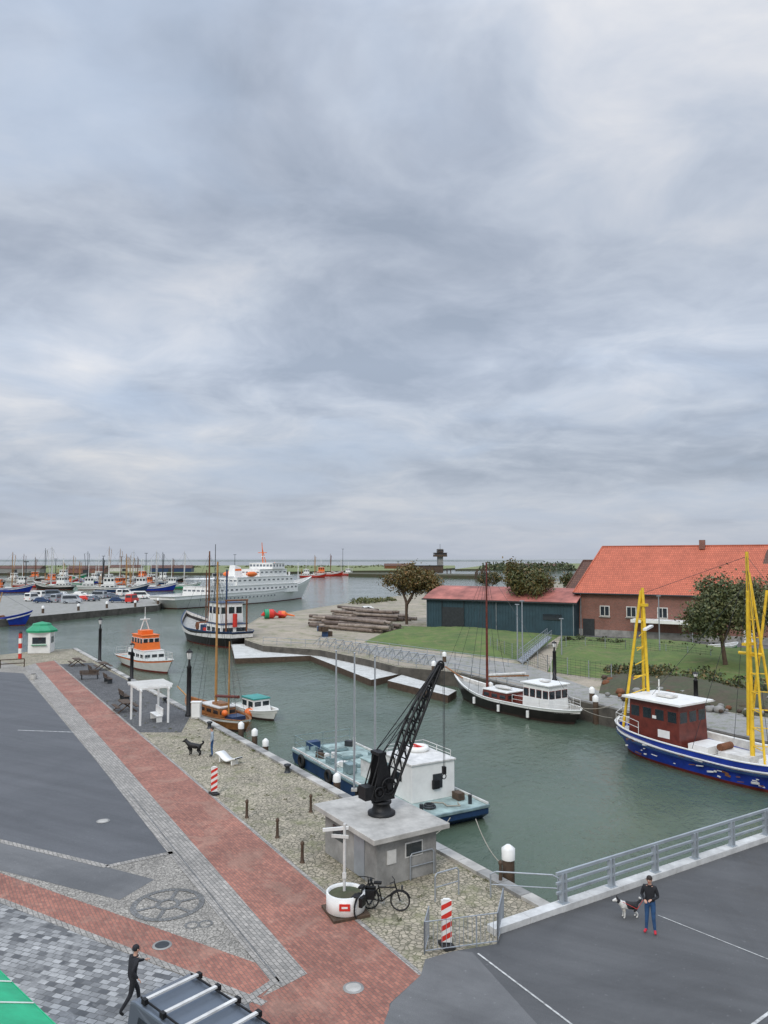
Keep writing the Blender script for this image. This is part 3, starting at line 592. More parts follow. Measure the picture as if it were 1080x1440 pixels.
for i in range(26):
    u=45+i*6.3+random.uniform(-2,2); v=841+random.uniform(-1.5,9)-u*.01
    van=random.random()<.45; car('parked_van' if van else 'parked_car',W(u,v),random.choice([.3,1.5,.1,2.9]),random.choice(pc),5.2 if van else 4.3,1.9,2.3 if van else 1.5,van).done()
def lamp(name,loc,h=5.):
    b=B(name,loc); b.part('post'); b.rev((0,0,0),[(.26,0),(.26,.15),(.18,.2),(.17,h*.72),(.21,h*.73),(.1,h*.77),(.07,h*.86)],m_black,12)
    b.part('lantern'); b.rev((0,0,0),[(.13,h*.86),(.22,h*.96)],m_white,8,False); b.rev((0,0,0),[(.27,h*.96),(.2,h*.985),(.06,h),(.03,h*1.02),(0,h*1.02)],m_black,8,False)
    for i in range(4):
        a=i*math.pi/2; b.cyl((.13*math.cos(a),.13*math.sin(a),h*.86),(.24*math.cos(a),.24*math.sin(a),h*.965),.014,m_black,4)
    b.done()
lamp('harbour_lamp',W(265,1007),5.0); lamp('harbour_lamp',W(140,930),5.); lamp('harbour_lamp',W(185,956),3.6); lamp('harbour_lamp',W(780,957),3.8); lamp('harbour_lamp',W(979,990),2.6)
def pile(loc,h,r=.24,white=.5,lean=0):
    b=B('mooring_pile',loc); b.part('timber'); b.cyl((0,0,-3),(lean,0,h),r,m_wood,12,r*.92); b.part('cap'); b.rev((lean,0,h),[(r*1.02,-white),(r*1.04,-.02),(r*.3,.12),(0,.12)],m_white,14); b.done()
pile(Q(3.0,.5,WL+0),2.5,.25,.42); 
for k,h in((12.5,2.),(16.5,2.),(26.,1.9),(27.8,2.2),(30.2,2.2)): pile(Q(k,.45,WL),h,.2,.35)
for (u,v,h) in((833,1012,2.6),(838,1018,2.2),(690,990,1.9),(979,1045,2.4),(610,966,2.6),(625,950,2.6)): pile(W(u,v,WL),h,.24,.4)
for (u,v) in((222,858),(150,864),(190,862),(110,868),(60,872)): pile(W(u,v,WL),3,.3,.5)
for (u,v) in((347,1150),(390,1178),(425,1213),(437,1142),(704,1242)):
    b=B('iron_bollard',W(u,v)); b.rev((0,0,0),[(.11,0),(.07,.1),(.055,.65),(.08,.7),(.08,.78),(.0,.86)],m_wood,12); b.done()
for k in(7,20,33,44,56): 
    b=B('mooring_bollard',Q(k,-.8)); b.rev((0,0,0),[(.2,0),(.14,.08),(.12,.3),(.2,.36),(.2,.44),(0,.5)],m_dark_g,14); b.done()
for (u,v,t) in((472,1098,917),(498,1112,920),(527,1122,925)):
    p=W(u,v); b=B('flagpole',p); h=ZV(t,p.y); b.cyl((0,0,0),(0,0,h),.055,m_grey,8,.035); b.ell((0,0,h+.05),(.06,.06,.06),m_grey,8,6); b.box((0,0,.06),(.3,.3,.12),m_conc); b.cyl((.06,0,1),(.04,0,h-.1),.006,m_white,4); b.done()
def beacon(u,v,h,rz):
    b=B('traffic_beacon',W(u,v),rz); b.part('foot',.02); b.box((0,0,.05),(.36,.6,.1),m_tyre,.4)
    b.part('panel'); w=.16; z0=.14; b.box((0,0,(h+z0)/2),(2*w,.07,h-z0),m_white)
    b.part('stripes')
    n=4; st=(h-z0)/n
    for i in range(n):
        a=z0+i*st; b.add([(-w,-.04,a),(w,-.04,a+.18),(w,-.04,min(h,a+st*.5+.18)),(-w,-.04,a+st*.5)],[(0,1,2,3)],m_redp)
    b.box((0,0,h+.02),(.2,.09,.04),m_white); b.done()
beacon(301,1117,1.35,.25); beacon(628,1331,1.4,-.05)
p=W(486,1283); b=B('round_planter',p); b.part('pot'); b.rev((0,0,0),[(.60,.1),(.66,.14),(.66,.72),(.6,.72),(.58,.62)],m_white,32); b.part('soil'); b.rev((0,0,0),[(.6,.62),(0,.68)],m_soil,24); b.part('base',.01); b.box((0,0,.05),(1.3,1.3,.1),m_wood,.4)
b.part('label'); b.box((0,-.665,.45),(.36,.03,.22),m_redp); b.box((0,-.675,.45),(.2,.03,.06),m_white); b.done()
b=B('sign_post',p+V((-.05,.1,0))); b.part('post'); b.cyl((0,0,.6),(0,0,2.9),.05,m_whited,8); b.part('board',.01); b.box((-.3,-.05,2.75),(.9,.05,.12),m_white,.25); b.box((-.15,-.05,2.5),(.6,.04,.12),m_whited,-.2); b.box((0,-.07,1.2),(.14,.04,.2),m_whited); b.done()
def bicycle(loc,rz):
    b=B('bicycle',loc,rz); b.part('wheels')
    for x in(-.53,.53):
        b.ring((x,0,.35),.32,.028,m_tyre,'Y',24,6)
        for k in range(8): a=k*math.pi/8; b.cyl((x-.31*math.cos(a),0,.35-.31*math.sin(a)),(x+.31*math.cos(a),0,.35+.31*math.sin(a)),.004,m_grey,3)
        b.tube([(x+.37*math.cos(a),0,.35+.37*math.sin(a)) for a in(.3,.8,1.3,1.8,2.3,2.8)],.022,m_black,5)
    b.part('frame')
    for a,e in(((-.53,0,.35),(-.1,0,.3)),((-.1,0,.3),(-.22,0,.82)),((-.22,0,.75),(.36,0,.78)),((-.1,0,.3),(.38,0,.68)),((.53,0,.35),(.35,0,.9)),((-.53,0,.35),(-.22,0,.72))): b.cyl(a,e,.026,m_black,6)
    b.box((-.24,0,.9),(.26,.15,.06),m_black); b.cyl((-.22,0,.8),(-.24,0,.9),.016,m_grey,6); b.tube([(.22,-.28,1.02),(.33,-.1,1.0),(.33,.1,1.0),(.22,.28,1.02)],.015,m_black,6)
    b.cyl((.35,0,.9),(.33,0,1.),.018,m_black,6); b.ring((-.1,.05,.3),.09,.012,m_grey,'Y'); b.cyl((-.1,.06,.3),(-.02,.12,.14),.014,m_grey,5); b.box((-.55,0,.74),(.4,.15,.03),m_black); b.box((-.5,-.14,.55),(.34,.12,.3),m_black); b.box((-.5,.14,.55),(.34,.12,.3),m_black); b.box((.6,0,.8),(.06,.1,.1),m_dark_g); b.cyl((-.4,-.05,.3),(-.3,-.15,0),.012,m_black,5); b.done()
bicycle(W(541,1280),-.15); bicycle(W(512,1285)+V((0,.2,0)),1.2)
def hoop(a,e,h):
    b=B('hoop_barrier',a); d=V(e)-V(a); d.z=0
    b.tube([(0,0,0),(0,0,h*.9),d*.08+V((0,0,h)),d*.92+V((0,0,h)),d+V((0,0,h*.9)),d],.028,m_grey,8); b.cyl(V((0,0,h*.5)),d+V((0,0,h*.5)),.02,m_grey,6); b.done()
hoop(W(577,1238),W(610,1229),.95); hoop(W(612,1268),W(645,1258),.95); hoop(W(690,1262),W(785,1268),.9)
def meshfence(a,e,h=1.,name='metal_fence'):
    b=B(name,a); d=V(e)-V(a); d.z=0; n=max(2,int(d.length/.14))
    for i in range(n+1): p=d*i/n; big=i in(0,n) or i%12==0; b.cyl(p+V((0,0,0 if big else .1)),p+V((0,0,h)),.025 if big else .009,m_grey,5)
    for z in(.1,h): b.cyl(V((0,0,z)),d+V((0,0,z)),.018,m_grey,5)
    b.done()
meshfence(W(597,1342),W(700,1328),.95); meshfence(W(700,1328),W(708,1290),.95); meshfence(W(597,1342),W(603,1318),.95)
p=W(210,1014)
b=B('white_pergola',p,QANG); b.part('frame',.01)
for x in(-1.3,1.3):
    for y in(-1.0,1.0): b.box((x,y,1.3),(.13,.13,2.6),m_white)
    b.box((x,0,2.62),(.1,2.5,.16),m_white)
for y in(-1.,1.): b.box((0,y,2.5),(3.1,.1,.14),m_white)
for i in range(8): b.box((-1.2+i*.34,0,2.76),(.06,2.7,.12),m_white)
b.part('bench'); b.box((0,-.5,.45),(1.8,.45,.06),m_white); b.box((0,-.73,.75),(1.8,.05,.5),m_white)
for x in(-.8,.8): b.box((x,-.5,.21),(.08,.4,.42),m_white)
b.done()
def bench(loc,rz,mat,name='park_bench'):
    b=B(name,loc,rz)
    b.part('seat')
    for i in range(4): b.box((0,-.18+i*.12,.45),(1.8,.1,.04),mat)
    b.part('backrest')
    for i in range(3): b.box((0,.26+i*.03,.6+i*.13),(1.8,.03,.1),mat)
    b.part('legs')
    for x in(-.75,.75): b.box((x,0,.22),(.06,.42,.44),m_dark_g); b.box((x,.27,.62),(.05,.05,.5),m_dark_g)
    b.done()
bench(W(130,948),QANG,m_wood); bench(W(152,960),QANG,m_wood); bench(W(175,985),QANG,m_wood); bench(W(126,955),QANG+1.2,m_wood)
def picnic(loc,rz):
    b=B('picnic_table',loc,rz); b.part('top'); b.box((0,0,.75),(1.8,.75,.06),m_wood); b.part('seats')
    for y in(-.7,.7): b.box((0,y,.45),(1.8,.28,.05),m_wood)
    b.part('legs')
    for x in(-.7,.7): b.cyl((x,-.75,0),(x,.3,.75),.05,m_wood,5); b.cyl((x,.75,0),(x,-.3,.75),.05,m_wood,5)
    b.done()
picnic(W(145,942),QANG); picnic(W(176,1000),QANG); picnic(W(108,936),QANG)
b=B('wave_bench',W(322,1073),-.7); n=14; pr=[]
for i in range(n+1):
    t=i/n; pr.append((-.9+1.8*t,.36+.18*math.cos(t*6.0)*(1-.4*t)))
vs=[];fs=[]
for y in(-.3,.3):
    for x,z in pr: vs.append((x,y,z))
    for x,z in pr: vs.append((x,y,z-.08))
m=n+1
for i in range(n): fs+=[(i,i+1,2*m+i+1,2*m+i),(m+i,3*m+i,3*m+i+1,m+i+1),(i,m+i,m+i+1,i+1),(2*m+i,2*m+i+1,3*m+i+1,3*m+i)]
b.add(vs,fs,m_white,True)
for x in(-.6,.5): b.box((x,0,.14),(.1,.45,.28),m_white)
b.done()
b=B('utility_cabinet',W(276,1010)); b.part('cabinet',.02); b.box((0,0,.6),(.7,.45,1.2),m_whited); b.box((0,0,1.22),(.78,.52,.06),m_white); b.part('door'); b.box((0,-.235,.62),(.56,.02,1.0),m_white); b.done()
b=B('litter_bin',W(560,1212)); b.rev((0,0,0),[(.16,0),(.19,.75),(.2,.78),(.17,.9),(0,.93)],m_whited,16); b.done()
p=W(58,917); b=B('green_roof_kiosk',p,.2); b.part('walls',.02); b.box((0,0,1.3),(2.6,2.6,2.6),m_white); b.part('roof')
b.rev((0,0,0),[(1.9,2.6),(1.9,2.85),(1.2,3.4),(1.1,3.65),(0,3.9)],m_green,8,False); b.rev((0,0,0),[(1.9,2.6),(0,2.6)],m_white,8,False); b.part('windows'); b.box((0,-1.31,1.6),(1.6,.04,.8),m_glass); b.box((1.31,0,1.6),(.04,1.4,.8),m_glass); b.box((-1.31,0,1.6),(.04,1.4,.8),m_glass); b.part('counter'); b.box((0,-1.45,1.05),(1.8,.3,.06),m_green); b.done()
b=B('wooden_jetty_fence'); b.railing([W(-60,945),W(0,940),W(34,938)],.9,m_wood,1.6,.06); b.done()
b=B('striped_post',W(28,926)); b.part('post')
for i in range(5): b.box((0,0,.3+i*.6),(.3,.3,.598),m_white if i%2 else m_redp)
b.part('cap'); b.rev((0,0,3),[(.25,0),(0,.3)],m_black,8); b.done()
b=B('stone_planter',W(47,955)); b.rev((0,0,0),[(.3,0),(.35,.5),(.28,.5)],m_conc,12); b.done()
# ---------------------------------------------------------------- van at the bottom + stall
b=car('parked_van',V((-3.6,16.95,0)),math.atan2(-.67,.74),m_carg,4.7,1.9,1.95,True)
b.part('roof_rack')
for sd in(-1,1): b.cyl((-2.0,sd*.66,2.02),(.95,sd*.66,2.02),.025,m_black,6)
for x in(-1.75,-1.0,-.25,.5): b.box((x,0,2.08),(.09,1.5,.045),m_whited); b.box((x,-.72,2.05),(.14,.09,.12),m_black); b.box((x,.72,2.05),(.14,.09,.12),m_black)
b.done()
m_tarp=M('green_tarp',(.02,.42,.20),.6,0,.15,1.5,.3,4)
p=V((-8.55,15.7,0)); b=B('market_stall',p,-.75); b.part('roof'); 
b.add([(-2.4,-1.5,2.45),(2.4,-1.5,2.45),(2.4,0,3.1),(-2.4,0,3.1),(-2.4,1.5,2.45),(2.4,1.5,2.45)],[(0,1,2,3),(3,2,5,4)],m_tarp); b.add([(-2.4,-1.5,2.45),(-2.4,0,3.1),(-2.4,1.5,2.45)],[(0,1,2)],m_tarp); b.add([(2.4,-1.5,2.45),(2.4,0,3.1),(2.4,1.5,2.45)],[(0,2,1)],m_tarp)
for x in(-2.4,-1.2,0,1.2,2.4): b.cyl((x,-1.5,2.47),(x,0,3.12),.02,m_white,5); b.cyl((x,1.5,2.47),(x,0,3.12),.02,m_white,5)
b.box((0,1.51,2.33),(4.8,.02,.26),m_tarp); b.box((0,-1.51,2.33),(4.8,.02,.26),m_tarp); b.part('frame')
for x in(-2.3,2.3):
    for y in(-1.4,1.4): b.cyl((x,y,0),(x,y,2.45),.04,m_grey,8)
b.box((0,0,.9),(4.2,1.6,.06),m_woodl); b.done()
# ---------------------------------------------------------------- trees
def leafmat(name,cols):
    return [M(name+str(i),c,.6,0,.35,3) for i,c in enumerate(cols)]
def tree(name,loc,H,R,mats,nleaf=9000,trunk_h=.28,leaf=.22,squash=.8,depth=4,seed=1,lean=(0,0),droop=0,clear=.18,low=0.):
    rnd=random.Random(seed); b=B(name,loc); b.part('trunk'); ends=[]
    def grow(p,d,l,r,k):
        q=p+d*l; mid=p+d*l*.5+V((rnd.uniform(-1,1),rnd.uniform(-1,1),0))*l*.06
        b.cyl(p,mid,r,m_wood,7 if k<2 else 5,r*.85,False); b.cyl(mid,q,r*.85,m_wood,7 if k<2 else 5,r*.68,False)
        if k>=2: ends.append(mid)
        if k>=depth: ends.append(q); return
        for i in range(rnd.choice([3,3,4]) if k<3 else 2):
            a=rnd.uniform(0,2*math.pi); sp=rnd.uniform(.45,.95)
            nd=(d+V((math.cos(a),math.sin(a),rnd.uniform(-.15-low,.35)-droop*.2))*sp).normalized()
            grow(q,nd,l*rnd.uniform(.62,.85),r*.62,k+1)
    grow(V((0,0,-.2)),V((lean[0],lean[1],1)).normalized(),H*trunk_h,H*.026,0)
    E=np.array([tuple(e) for e in ends]); r9=np.percentile(np.hypot(E[:,0],E[:,1]),95); sx=R*.88/r9; sz_=(H-.6)/E[:,2].max()
    sc=np.array([sx,sx,sz_]); E=E*sc
    b.parts['trunk']['v']=[(v[0]*sx if v[2]>H*.15 else v[0],v[1]*sx if v[2]>H*.15 else v[1],v[2]*sz_) for v in b.parts['trunk']['v']]
    n=nleaf; ci=np.random.randint(0,len(E),n); cen=E[ci]
    off=np.random.normal(0,1,(n,3))*np.array([1,1,squash])*R*.125
    P=cen+off; P[:,2]-=np.abs(np.random.normal(0,1,n))*droop*R*.25
    k_=P[:,2]>H*clear; P=P[k_]; ci=ci[k_]; n=len(P)
    u=np.random.normal(0,1,(n,3)); u/=np.linalg.norm(u,axis=1)[:,None]; w=np.random.normal(0,1,(n,3)); w=np.cross(u,w); w/=np.linalg.norm(w,axis=1)[:,None]
    sz=leaf*np.random.uniform(.5,1.3,n)[:,None]
    vs=np.concatenate([P-u*sz,P-w*sz*.5,P+u*sz,P+w*sz*.5]); 
    b.part('foliage'); 
    hsh=np.array([rnd.random() for _ in range(len(E))]); 
    mi=np.clip((hsh[ci]*.6+np.random.rand(n)*.5)*len(mats),0,len(mats)-1).astype(int)
    vl=vs.tolist()
    for k,m in enumerate(mats):
        idx=np.where(mi==k)[0]
        vv=[];ff=[]
        for j,i in enumerate(idx): vv+=[vl[i],vl[i+n],vl[i+2*n],vl[i+3*n]]; ff.append((4*j,4*j+1,4*j+2,4*j+3))
        if ff: b.add(vv,ff,m)
    return b.done()
autumn=leafmat('leaf_autumn',[(.07,.07,.025),(.17,.115,.035),(.12,.105,.03),(.22,.125,.04)])
greenl=leafmat('leaf_green',[(.045,.065,.024),(.08,.10,.035),(.13,.14,.05),(.18,.175,.08)])
tree('chestnut_tree',W(572,878),11.0,5.2,autumn,9500,.2,.27,.85,4,3,(0,0),0,.2,.45)
tree('lime_tree',W(738,888),11.6,4.8,autumn[:3]+greenl[1:3],8500,.22,.24,.85,4,5,(0,0),0,.25,.35)
tree('willow_tree',W(1022,948),10.6,4.8,greenl,17000,.22,.19,.9,4,9,(-.15,0),.7,.12,.3)
tree('willow_tree',W(1088,930),10.6,4.2,greenl,9000,.3,.22,.9,4,11,(0,0),.5)
tree('small_tree',W(806,862),9.5,3,autumn[:2]+greenl[:2],4000,.3,.25,.8,4,12)
tree('small_tree',W(690,842),8,4,autumn[:2]+greenl[:2],3000,.3,.3,.8,4,13)
def shrubs(name,pts,r,h,mats,n,leaf=.2):
    b=B(name); P=[]
    for (x,y,z) in pts:
        a=np.random.normal(0,1,(n,3)); a/=np.linalg.norm(a,axis=1)[:,None]; a*=np.random.uniform(.5,1.,(n,1)); a[:,2]=np.abs(a[:,2]); s=random.uniform(.6,1.2)
        P.append(a*np.array([r,r,h])*s+np.array([x,y,z]))
    P=np.concatenate(P); 
    for i,p in enumerate(P):
        p=V(p); u=V(np.random.normal(0,1,3)).normalized()*leaf*random.uniform(.5,1.2); w=u.cross(V(np.random.normal(0,1,3))).normalized()*leaf*.5
        b.add([p-u,p-w,p+u,p+w],[(0,1,2,3)],mats[(i//60+random.randint(0,1))%len(mats)])
    b.done()
sh=[tuple(W(u,v)) for u,v in((870,948),(890,952),(915,956),(940,960),(960,962),(1000,968),(1030,972),(1060,975),(905,945),(935,948),(990,958),(1045,962))]
shrubs('bank_shrubs',sh,2.2,1.3,[greenl[0],autumn[1],greenl[1],autumn[0]],420,.2)
shrubs('hedge_row',[tuple(W(u,v)) for u,v in((800,903),(815,905),(830,907),(848,908),(868,910),(890,912),(915,914),(940,916),(965,918))],1.3,1.2,[greenl[0],greenl[1],autumn[0]],200,.2)
shrubs('reed_hedge',[tuple(W(u,v)) for u,v in((505,849),(515,848),(525,847),(535,846),(548,845))],3,1.6,greenl[1:],160,.4)
far=[(u,random.uniform(797,799)) for u in range(-40,620,26)]
shrubs('distant_tree_row',[tuple(W(u,v)) for u,v in far],11,3,[greenl[1],greenl[2]],60,1.4)
far=[(u,random.uniform(799,803)) for u in range(690,800,7)]
shrubs('distant_tree_row',[tuple(W(u,v)) for u,v in far],12,8,[greenl[0],autumn[0],greenl[1]],150,1.6)
pts=[Q(random.uniform(0,48),-random.choice([random.uniform(.55,.75),random.uniform(.55,5)])) for _ in range(130)]
pts=[tuple(p) for p in pts if (p-base).length>3.4]
shrubs('quay_weeds',pts,.16,.10,[greenl[1],greenl[2],autumn[2]],22,.035)
# ---------------------------------------------------------------- grass banks
def bank(name,c4,hmax,mat,nx=40,ny=14):
    b=B(name); a,c,d,e=[V(x) for x in c4]; vs=[];fs=[]
    for j in range(ny+1):
        for i in range(nx+1):
            u,v=i/nx,j/ny; p=(a.lerp(c,u)).lerp(e.lerp(d,u),v)
            edge=min(1,min(u,1-u)*8)*min(1,v*3.0)*min(1,(1-v)*6+ .0)
            p=p+V((0,0,.02+hmax*edge*(.8+.25*math.sin(u*9+v*4)+random.uniform(-.06,.06)))); vs.append(p)
    for j in range(ny):
        for i in range(nx): k=j*(nx+1)+i; fs.append((k,k+1,k+nx+2,k+nx+1))
    b.add(vs,fs,mat,True); return b.done()
bank('grass_bank',[W(512,903),W(735,930),W(790,892),W(560,880)],.9,m_grass)
bank('grass_bank',[W(770,945),W(1090,985),W(1110,915),W(790,893)],1.0,m_grass)
bank('soil_bank',[W(842,975),W(1100,1012),W(1100,975),W(850,945)],.8,m_soil)
b=B('rubble_stones')
for i in range(160):
    u=random.uniform(850,1085); v=random.uniform(955,985)+(u-850)*.12; p=W(u,v); s=random.uniform(.15,.5)
    b.ell(p+V((0,0,.25)),(s,s*.8,s*.7),random.choice([m_concd,m_wood,m_rust,m_soil]),6,4,Matrix.Rotation(random.random()*3,3,'X'))
b.done()
sheet('quay_path',[V((29.9,42.2,0)),V((14.6,69.4,0)),V((8.9,80.6,0)),W(530,922),W(500,906),W(640,924),W(742,936),W(842,972),W(1100,1014)],.012,m_path)
b=B('right_quay_coping')
for a,e in((V((29.7,41.5,0)),V((13.6,68.9,0))),(V((13.6,68.9,0)),V((7.5,80.4,0)))):
    d=e-a; L_=d.length; k=0; ang=math.atan2(d.y,d.x)
    while k<L_-1.2: b.box(a+d.normalized()*(k+.6)+V((.2,.1,.06)),(1.18,.4,.14),m_concd,ang); k+=1.2
b.done()
# ---------------------------------------------------------------- floating pontoon and dock
b=B('floating_dock'); b.prism(P2([(325,906),(432,903),(565,947),(522,956),(436,922),(330,926)],-.8)[::-1],WL-.2,-.8,m_dock,m_wood); b.done()
b=B('floating_dock'); b.prism(P2([(565,949),(642,971),(630,978),(545,957)],-.8)[::-1],WL-.2,-.8,m_dock,m_wood); b.done()
b=B('dock_railing'); b.railing([W(370,906),W(450,911),W(520,925),W(560,936),W(640,947),W(742,968)],1.,m_grey,2.2,.035); b.railing([W(500,908),W(640,928),W(742,942)],.9,m_grey,2.2,.035); b.done()
for i in range(14):
    t=i/13; b=B('boat_trailer_rack',W(455+150*t,908+28*t)+V((0,0,.02)),.3); b.tube([(-.8,0,0),(-.5,0,1.1),(.5,0,1.1),(.8,0,0)],.05,m_grey,6); b.cyl((-.5,0,1.1),(-1.2,1.5,0),.04,m_grey,6); b.cyl((.5,0,1.1),(.1,1.5,0),.04,m_grey,6); b.done()
b=B('stacked_crates',W(452,895)); [b.box((random.uniform(-2,2),random.uniform(-1,1),.4+.8*(i%2)),(.9,.7,.75),random.choice([m_blued,m_grey,m_wood]),random.random()) for i in range(8)]; b.done()
b=B('gangway'); b.hexa([W(728,930)+V((0,0,.1)),W(770,905)+V((0,0,1.)),W(776,908)+V((0,0,1.)),W(735,935)+V((0,0,.1)),W(728,930)+V((0,0,.22)),W(770,905)+V((0,0,1.12)),W(776,908)+V((0,0,1.12)),W(735,935)+V((0,0,.22))],m_grey); b.railing([W(728,930)+V((0,0,.2)),W(770,905)+V((0,0,1.1))],1,m_grey,1.2,.03); b.railing([W(735,935)+V((0,0,.2)),W(776,908)+V((0,0,1.1))],1,m_grey,1.2,.03); b.done()
for (u,v,t) in((735,935,845),(728,930,850),(928,925,838),(790,925,870)):
    p=W(u,v); b=B('steel_pole',p); h=ZV(t,p.y); b.cyl((0,0,0),(0,0,h),.09,m_grey,8,.06); b.box((0,0,h),(.5,.2,.1),m_grey); b.done()
def linkfence(pts,h=1.8):
    b=B('chain_link_fence')
    for a,e in zip(pts,pts[1:]):
        d=e-a; n=max(1,int(d.length/2.5))
        for i in range(n+1): p=a+d*i/n; b.cyl(p,p+V((0,0,h)),.04,m_grey,5)
        for k in range(7): z=V((0,0,h*(k+.5)/7)); b.cyl(a+z,e+z,.012,m_dark_g,3)
        m=int(d.length/.6)
        for i in range(m): p=a+d*i/m; b.cyl(p,p+V((0,0,h)),.008,m_dark_g,3)
    b.done()
linkfence([W(690,915),W(770,945),W(860,960)]); linkfence([W(770,912),W(880,920),W(1000,935)])
# ---------------------------------------------------------------- logs
for base_uv,ang,n,Lg in (((482,884),2.55,6,11),((515,887),2.45,7,13),((535,872),2.7,6,12),((500,868),2.35,6,12),((462,880),2.75,4,9)):
    c=W(*base_uv); b=B('log_pile',c,ang); r=.36; rows=[n,n-1,n-3]
    for k,m in enumerate(rows):
        for i in range(m):
            y=(i-(m-1)/2)*r*2.15+random.uniform(-.1,.1); x=random.uniform(-1.8,1.8); z=r+k*r*1.7; rr=r*random.uniform(.7,1.05); l=Lg*random.uniform(.6,1); w=random.uniform(-.5,.5)
            b.cyl((x-l/2,y-w*.5,z),(x+l/2,y+w,z+random.uniform(0,.25)),rr,random.choice(m_log),12,rr*.8)
    b.done()
for (u,v,ca,cb,a,s) in((378,870,m_green,m_redp,.3,.85),(396,869,m_redp,m_orange,.1,.65)):
    b=B('navigation_buoy',W(u,v)+V((0,0,1.1*s)),a); b.part('float'); b.cyl((-1*s,0,0),(0,0,0),1.1*s,ca,18); b.cyl((0,0,0),(1*s,0,0),1.1*s,cb,18); b.cyl((1*s,0,0),(1.8*s,0,0),1.1*s,cb,18,.3*s); b.part('tower'); b.cyl((1.7*s,0,0),(4.0*s,0,-.5*s),.3*s,cb,12,.2*s); b.cyl((-1.*s,0,0),(-1.8*s,0,-.2),.6*s,cb,14,.1); b.done()
# ---------------------------------------------------------------- blue hall
a=W(600,884); e=W(808,895); d=(e-a); ang=math.atan2(d.y,d.x); Lh=d.length; dep=15
b=B('boat_hall',a,ang); wh=5.0
b.part('walls'); b.box((Lh/2,dep/2,wh/2),(Lh,dep,wh),m_hallw)
for i in range(int(Lh/.5)): b.box((.25+i*.5,-.03,wh/2),(.1,.06,wh-.1),m_hallw)
b.part('roof'); n=12; vs=[];fs=[]
for i in range(n+1):
    t=i/n; y=-.5+(dep+1)*t; z=wh+.05+1.9*math.sin(math.pi*t)
    vs+=[(-.5,y,z),(Lh+.5,y,z),(-.5,y,z+.15),(Lh+.5,y,z+.15)]
for i in range(n): k=4*i; fs+=[(k+2,k+3,k+7,k+6),(k,k+4,k+5,k+1),(k,k+2,k+6,k+4),(k+1,k+5,k+7,k+3)]
fs+=[(0,1,3,2)]
b.add(vs,fs,m_hallr)
for x in(-.05,Lh+.05):
    pts=[(x,0,wh)]+[(x,dep*i/12,wh+.0+1.88*math.sin(math.pi*i/12)) for i in range(1,12)]+[(x,dep,wh)]; b.add(pts,[tuple(range(len(pts)))],m_hallw)
b.box((Lh/2,-.62,wh+.05),(Lh+1.2,.18,.22),m_dark_g); b.part('doors'); b.box((5,-.1,1.9),(4,.08,3.8),m_dark_g); b.box((22,-.1,2.8),(3,.08,.9),m_glass)
for x in(3,7): b.cyl((x,-.15,0),(x,-.15,wh),.06,m_dark_g,6)
b.part('gutters'); 
for x in(.1,Lh/2,Lh-.1): b.cyl((x,-.16,0),(x,-.16,wh),.06,m_grey,6)
b.done()
# ---------------------------------------------------------------- brick building
def brickwall():
    m=bpy.data.materials.new('brick_wall'); nt,n,l=nodes(m); p=n['Principled BSDF']; tc=n.new('ShaderNodeTexCoord'); sp=n.new('ShaderNodeSeparateXYZ'); l.new(tc.outputs['Object'],sp.inputs[0])
    ad=n.new('ShaderNodeMath'); l.new(sp.outputs[0],ad.inputs[0]); l.new(sp.outputs[1],ad.inputs[1]); cb=n.new('ShaderNodeCombineXYZ'); l.new(ad.outputs[0],cb.inputs[0]); l.new(sp.outputs[2],cb.inputs[1])
    b=n.new('ShaderNodeTexBrick'); b.inputs['Scale'].default_value=1; b.inputs['Brick Width'].default_value=.25; b.inputs['Row Height'].default_value=.085; b.inputs['Mortar Size'].default_value=.01
    b.inputs['Color1'].default_value=(.28,.09,.06,1); b.inputs['Color2'].default_value=(.18,.063,.045,1); b.inputs['Mortar'].default_value=(.27,.23,.2,1); l.new(cb.outputs[0],b.inputs['Vector'])
    c=mixc(n,l,1.,b.outputs['Color'],ramp(n,l,noise(n,l,tc.outputs['Object'],.35,6,.7),[(.3,.7),(.7,1.15)]),'MULTIPLY'); l.new(c,p.inputs['Base Color']); p.inputs['Roughness'].default_value=.85; return m
m_brick=brickwall()
def tiles(name,c1,c2):
    m=bpy.data.materials.new(name); nt,n,l=nodes(m); p=n['Principled BSDF']; tc=n.new('ShaderNodeTexCoord')
    b=n.new('ShaderNodeTexBrick'); b.inputs['Scale'].default_value=1; b.inputs['Brick Width'].default_value=.3; b.inputs['Row Height'].default_value=.35; b.inputs['Mortar Size'].default_value=.03
    b.inputs['Color1'].default_value=(*c1,1); b.inputs['Color2'].default_value=(*c2,1); b.inputs['Mortar'].default_value=tuple(x*.6 for x in c2)+(1,); l.new(tc.outputs['Object'],b.inputs['Vector'])
    c=mixc(n,l,1.,b.outputs['Color'],ramp(n,l,noise(n,l,tc.outputs['Object'],.3,7,.75),[(.3,.75),(.7,1.1)]),'MULTIPLY'); l.new(c,p.inputs['Base Color']); p.inputs['Roughness'].default_value=.75; bumpn(n,l,b.outputs['Fac'],.3,-.03,p); return m
m_tile=tiles('roof_tiles',(.62,.165,.09),(.50,.13,.07)); m_tiled=tiles('roof_tiles_dark',(.17,.085,.055),(.12,.06,.045))
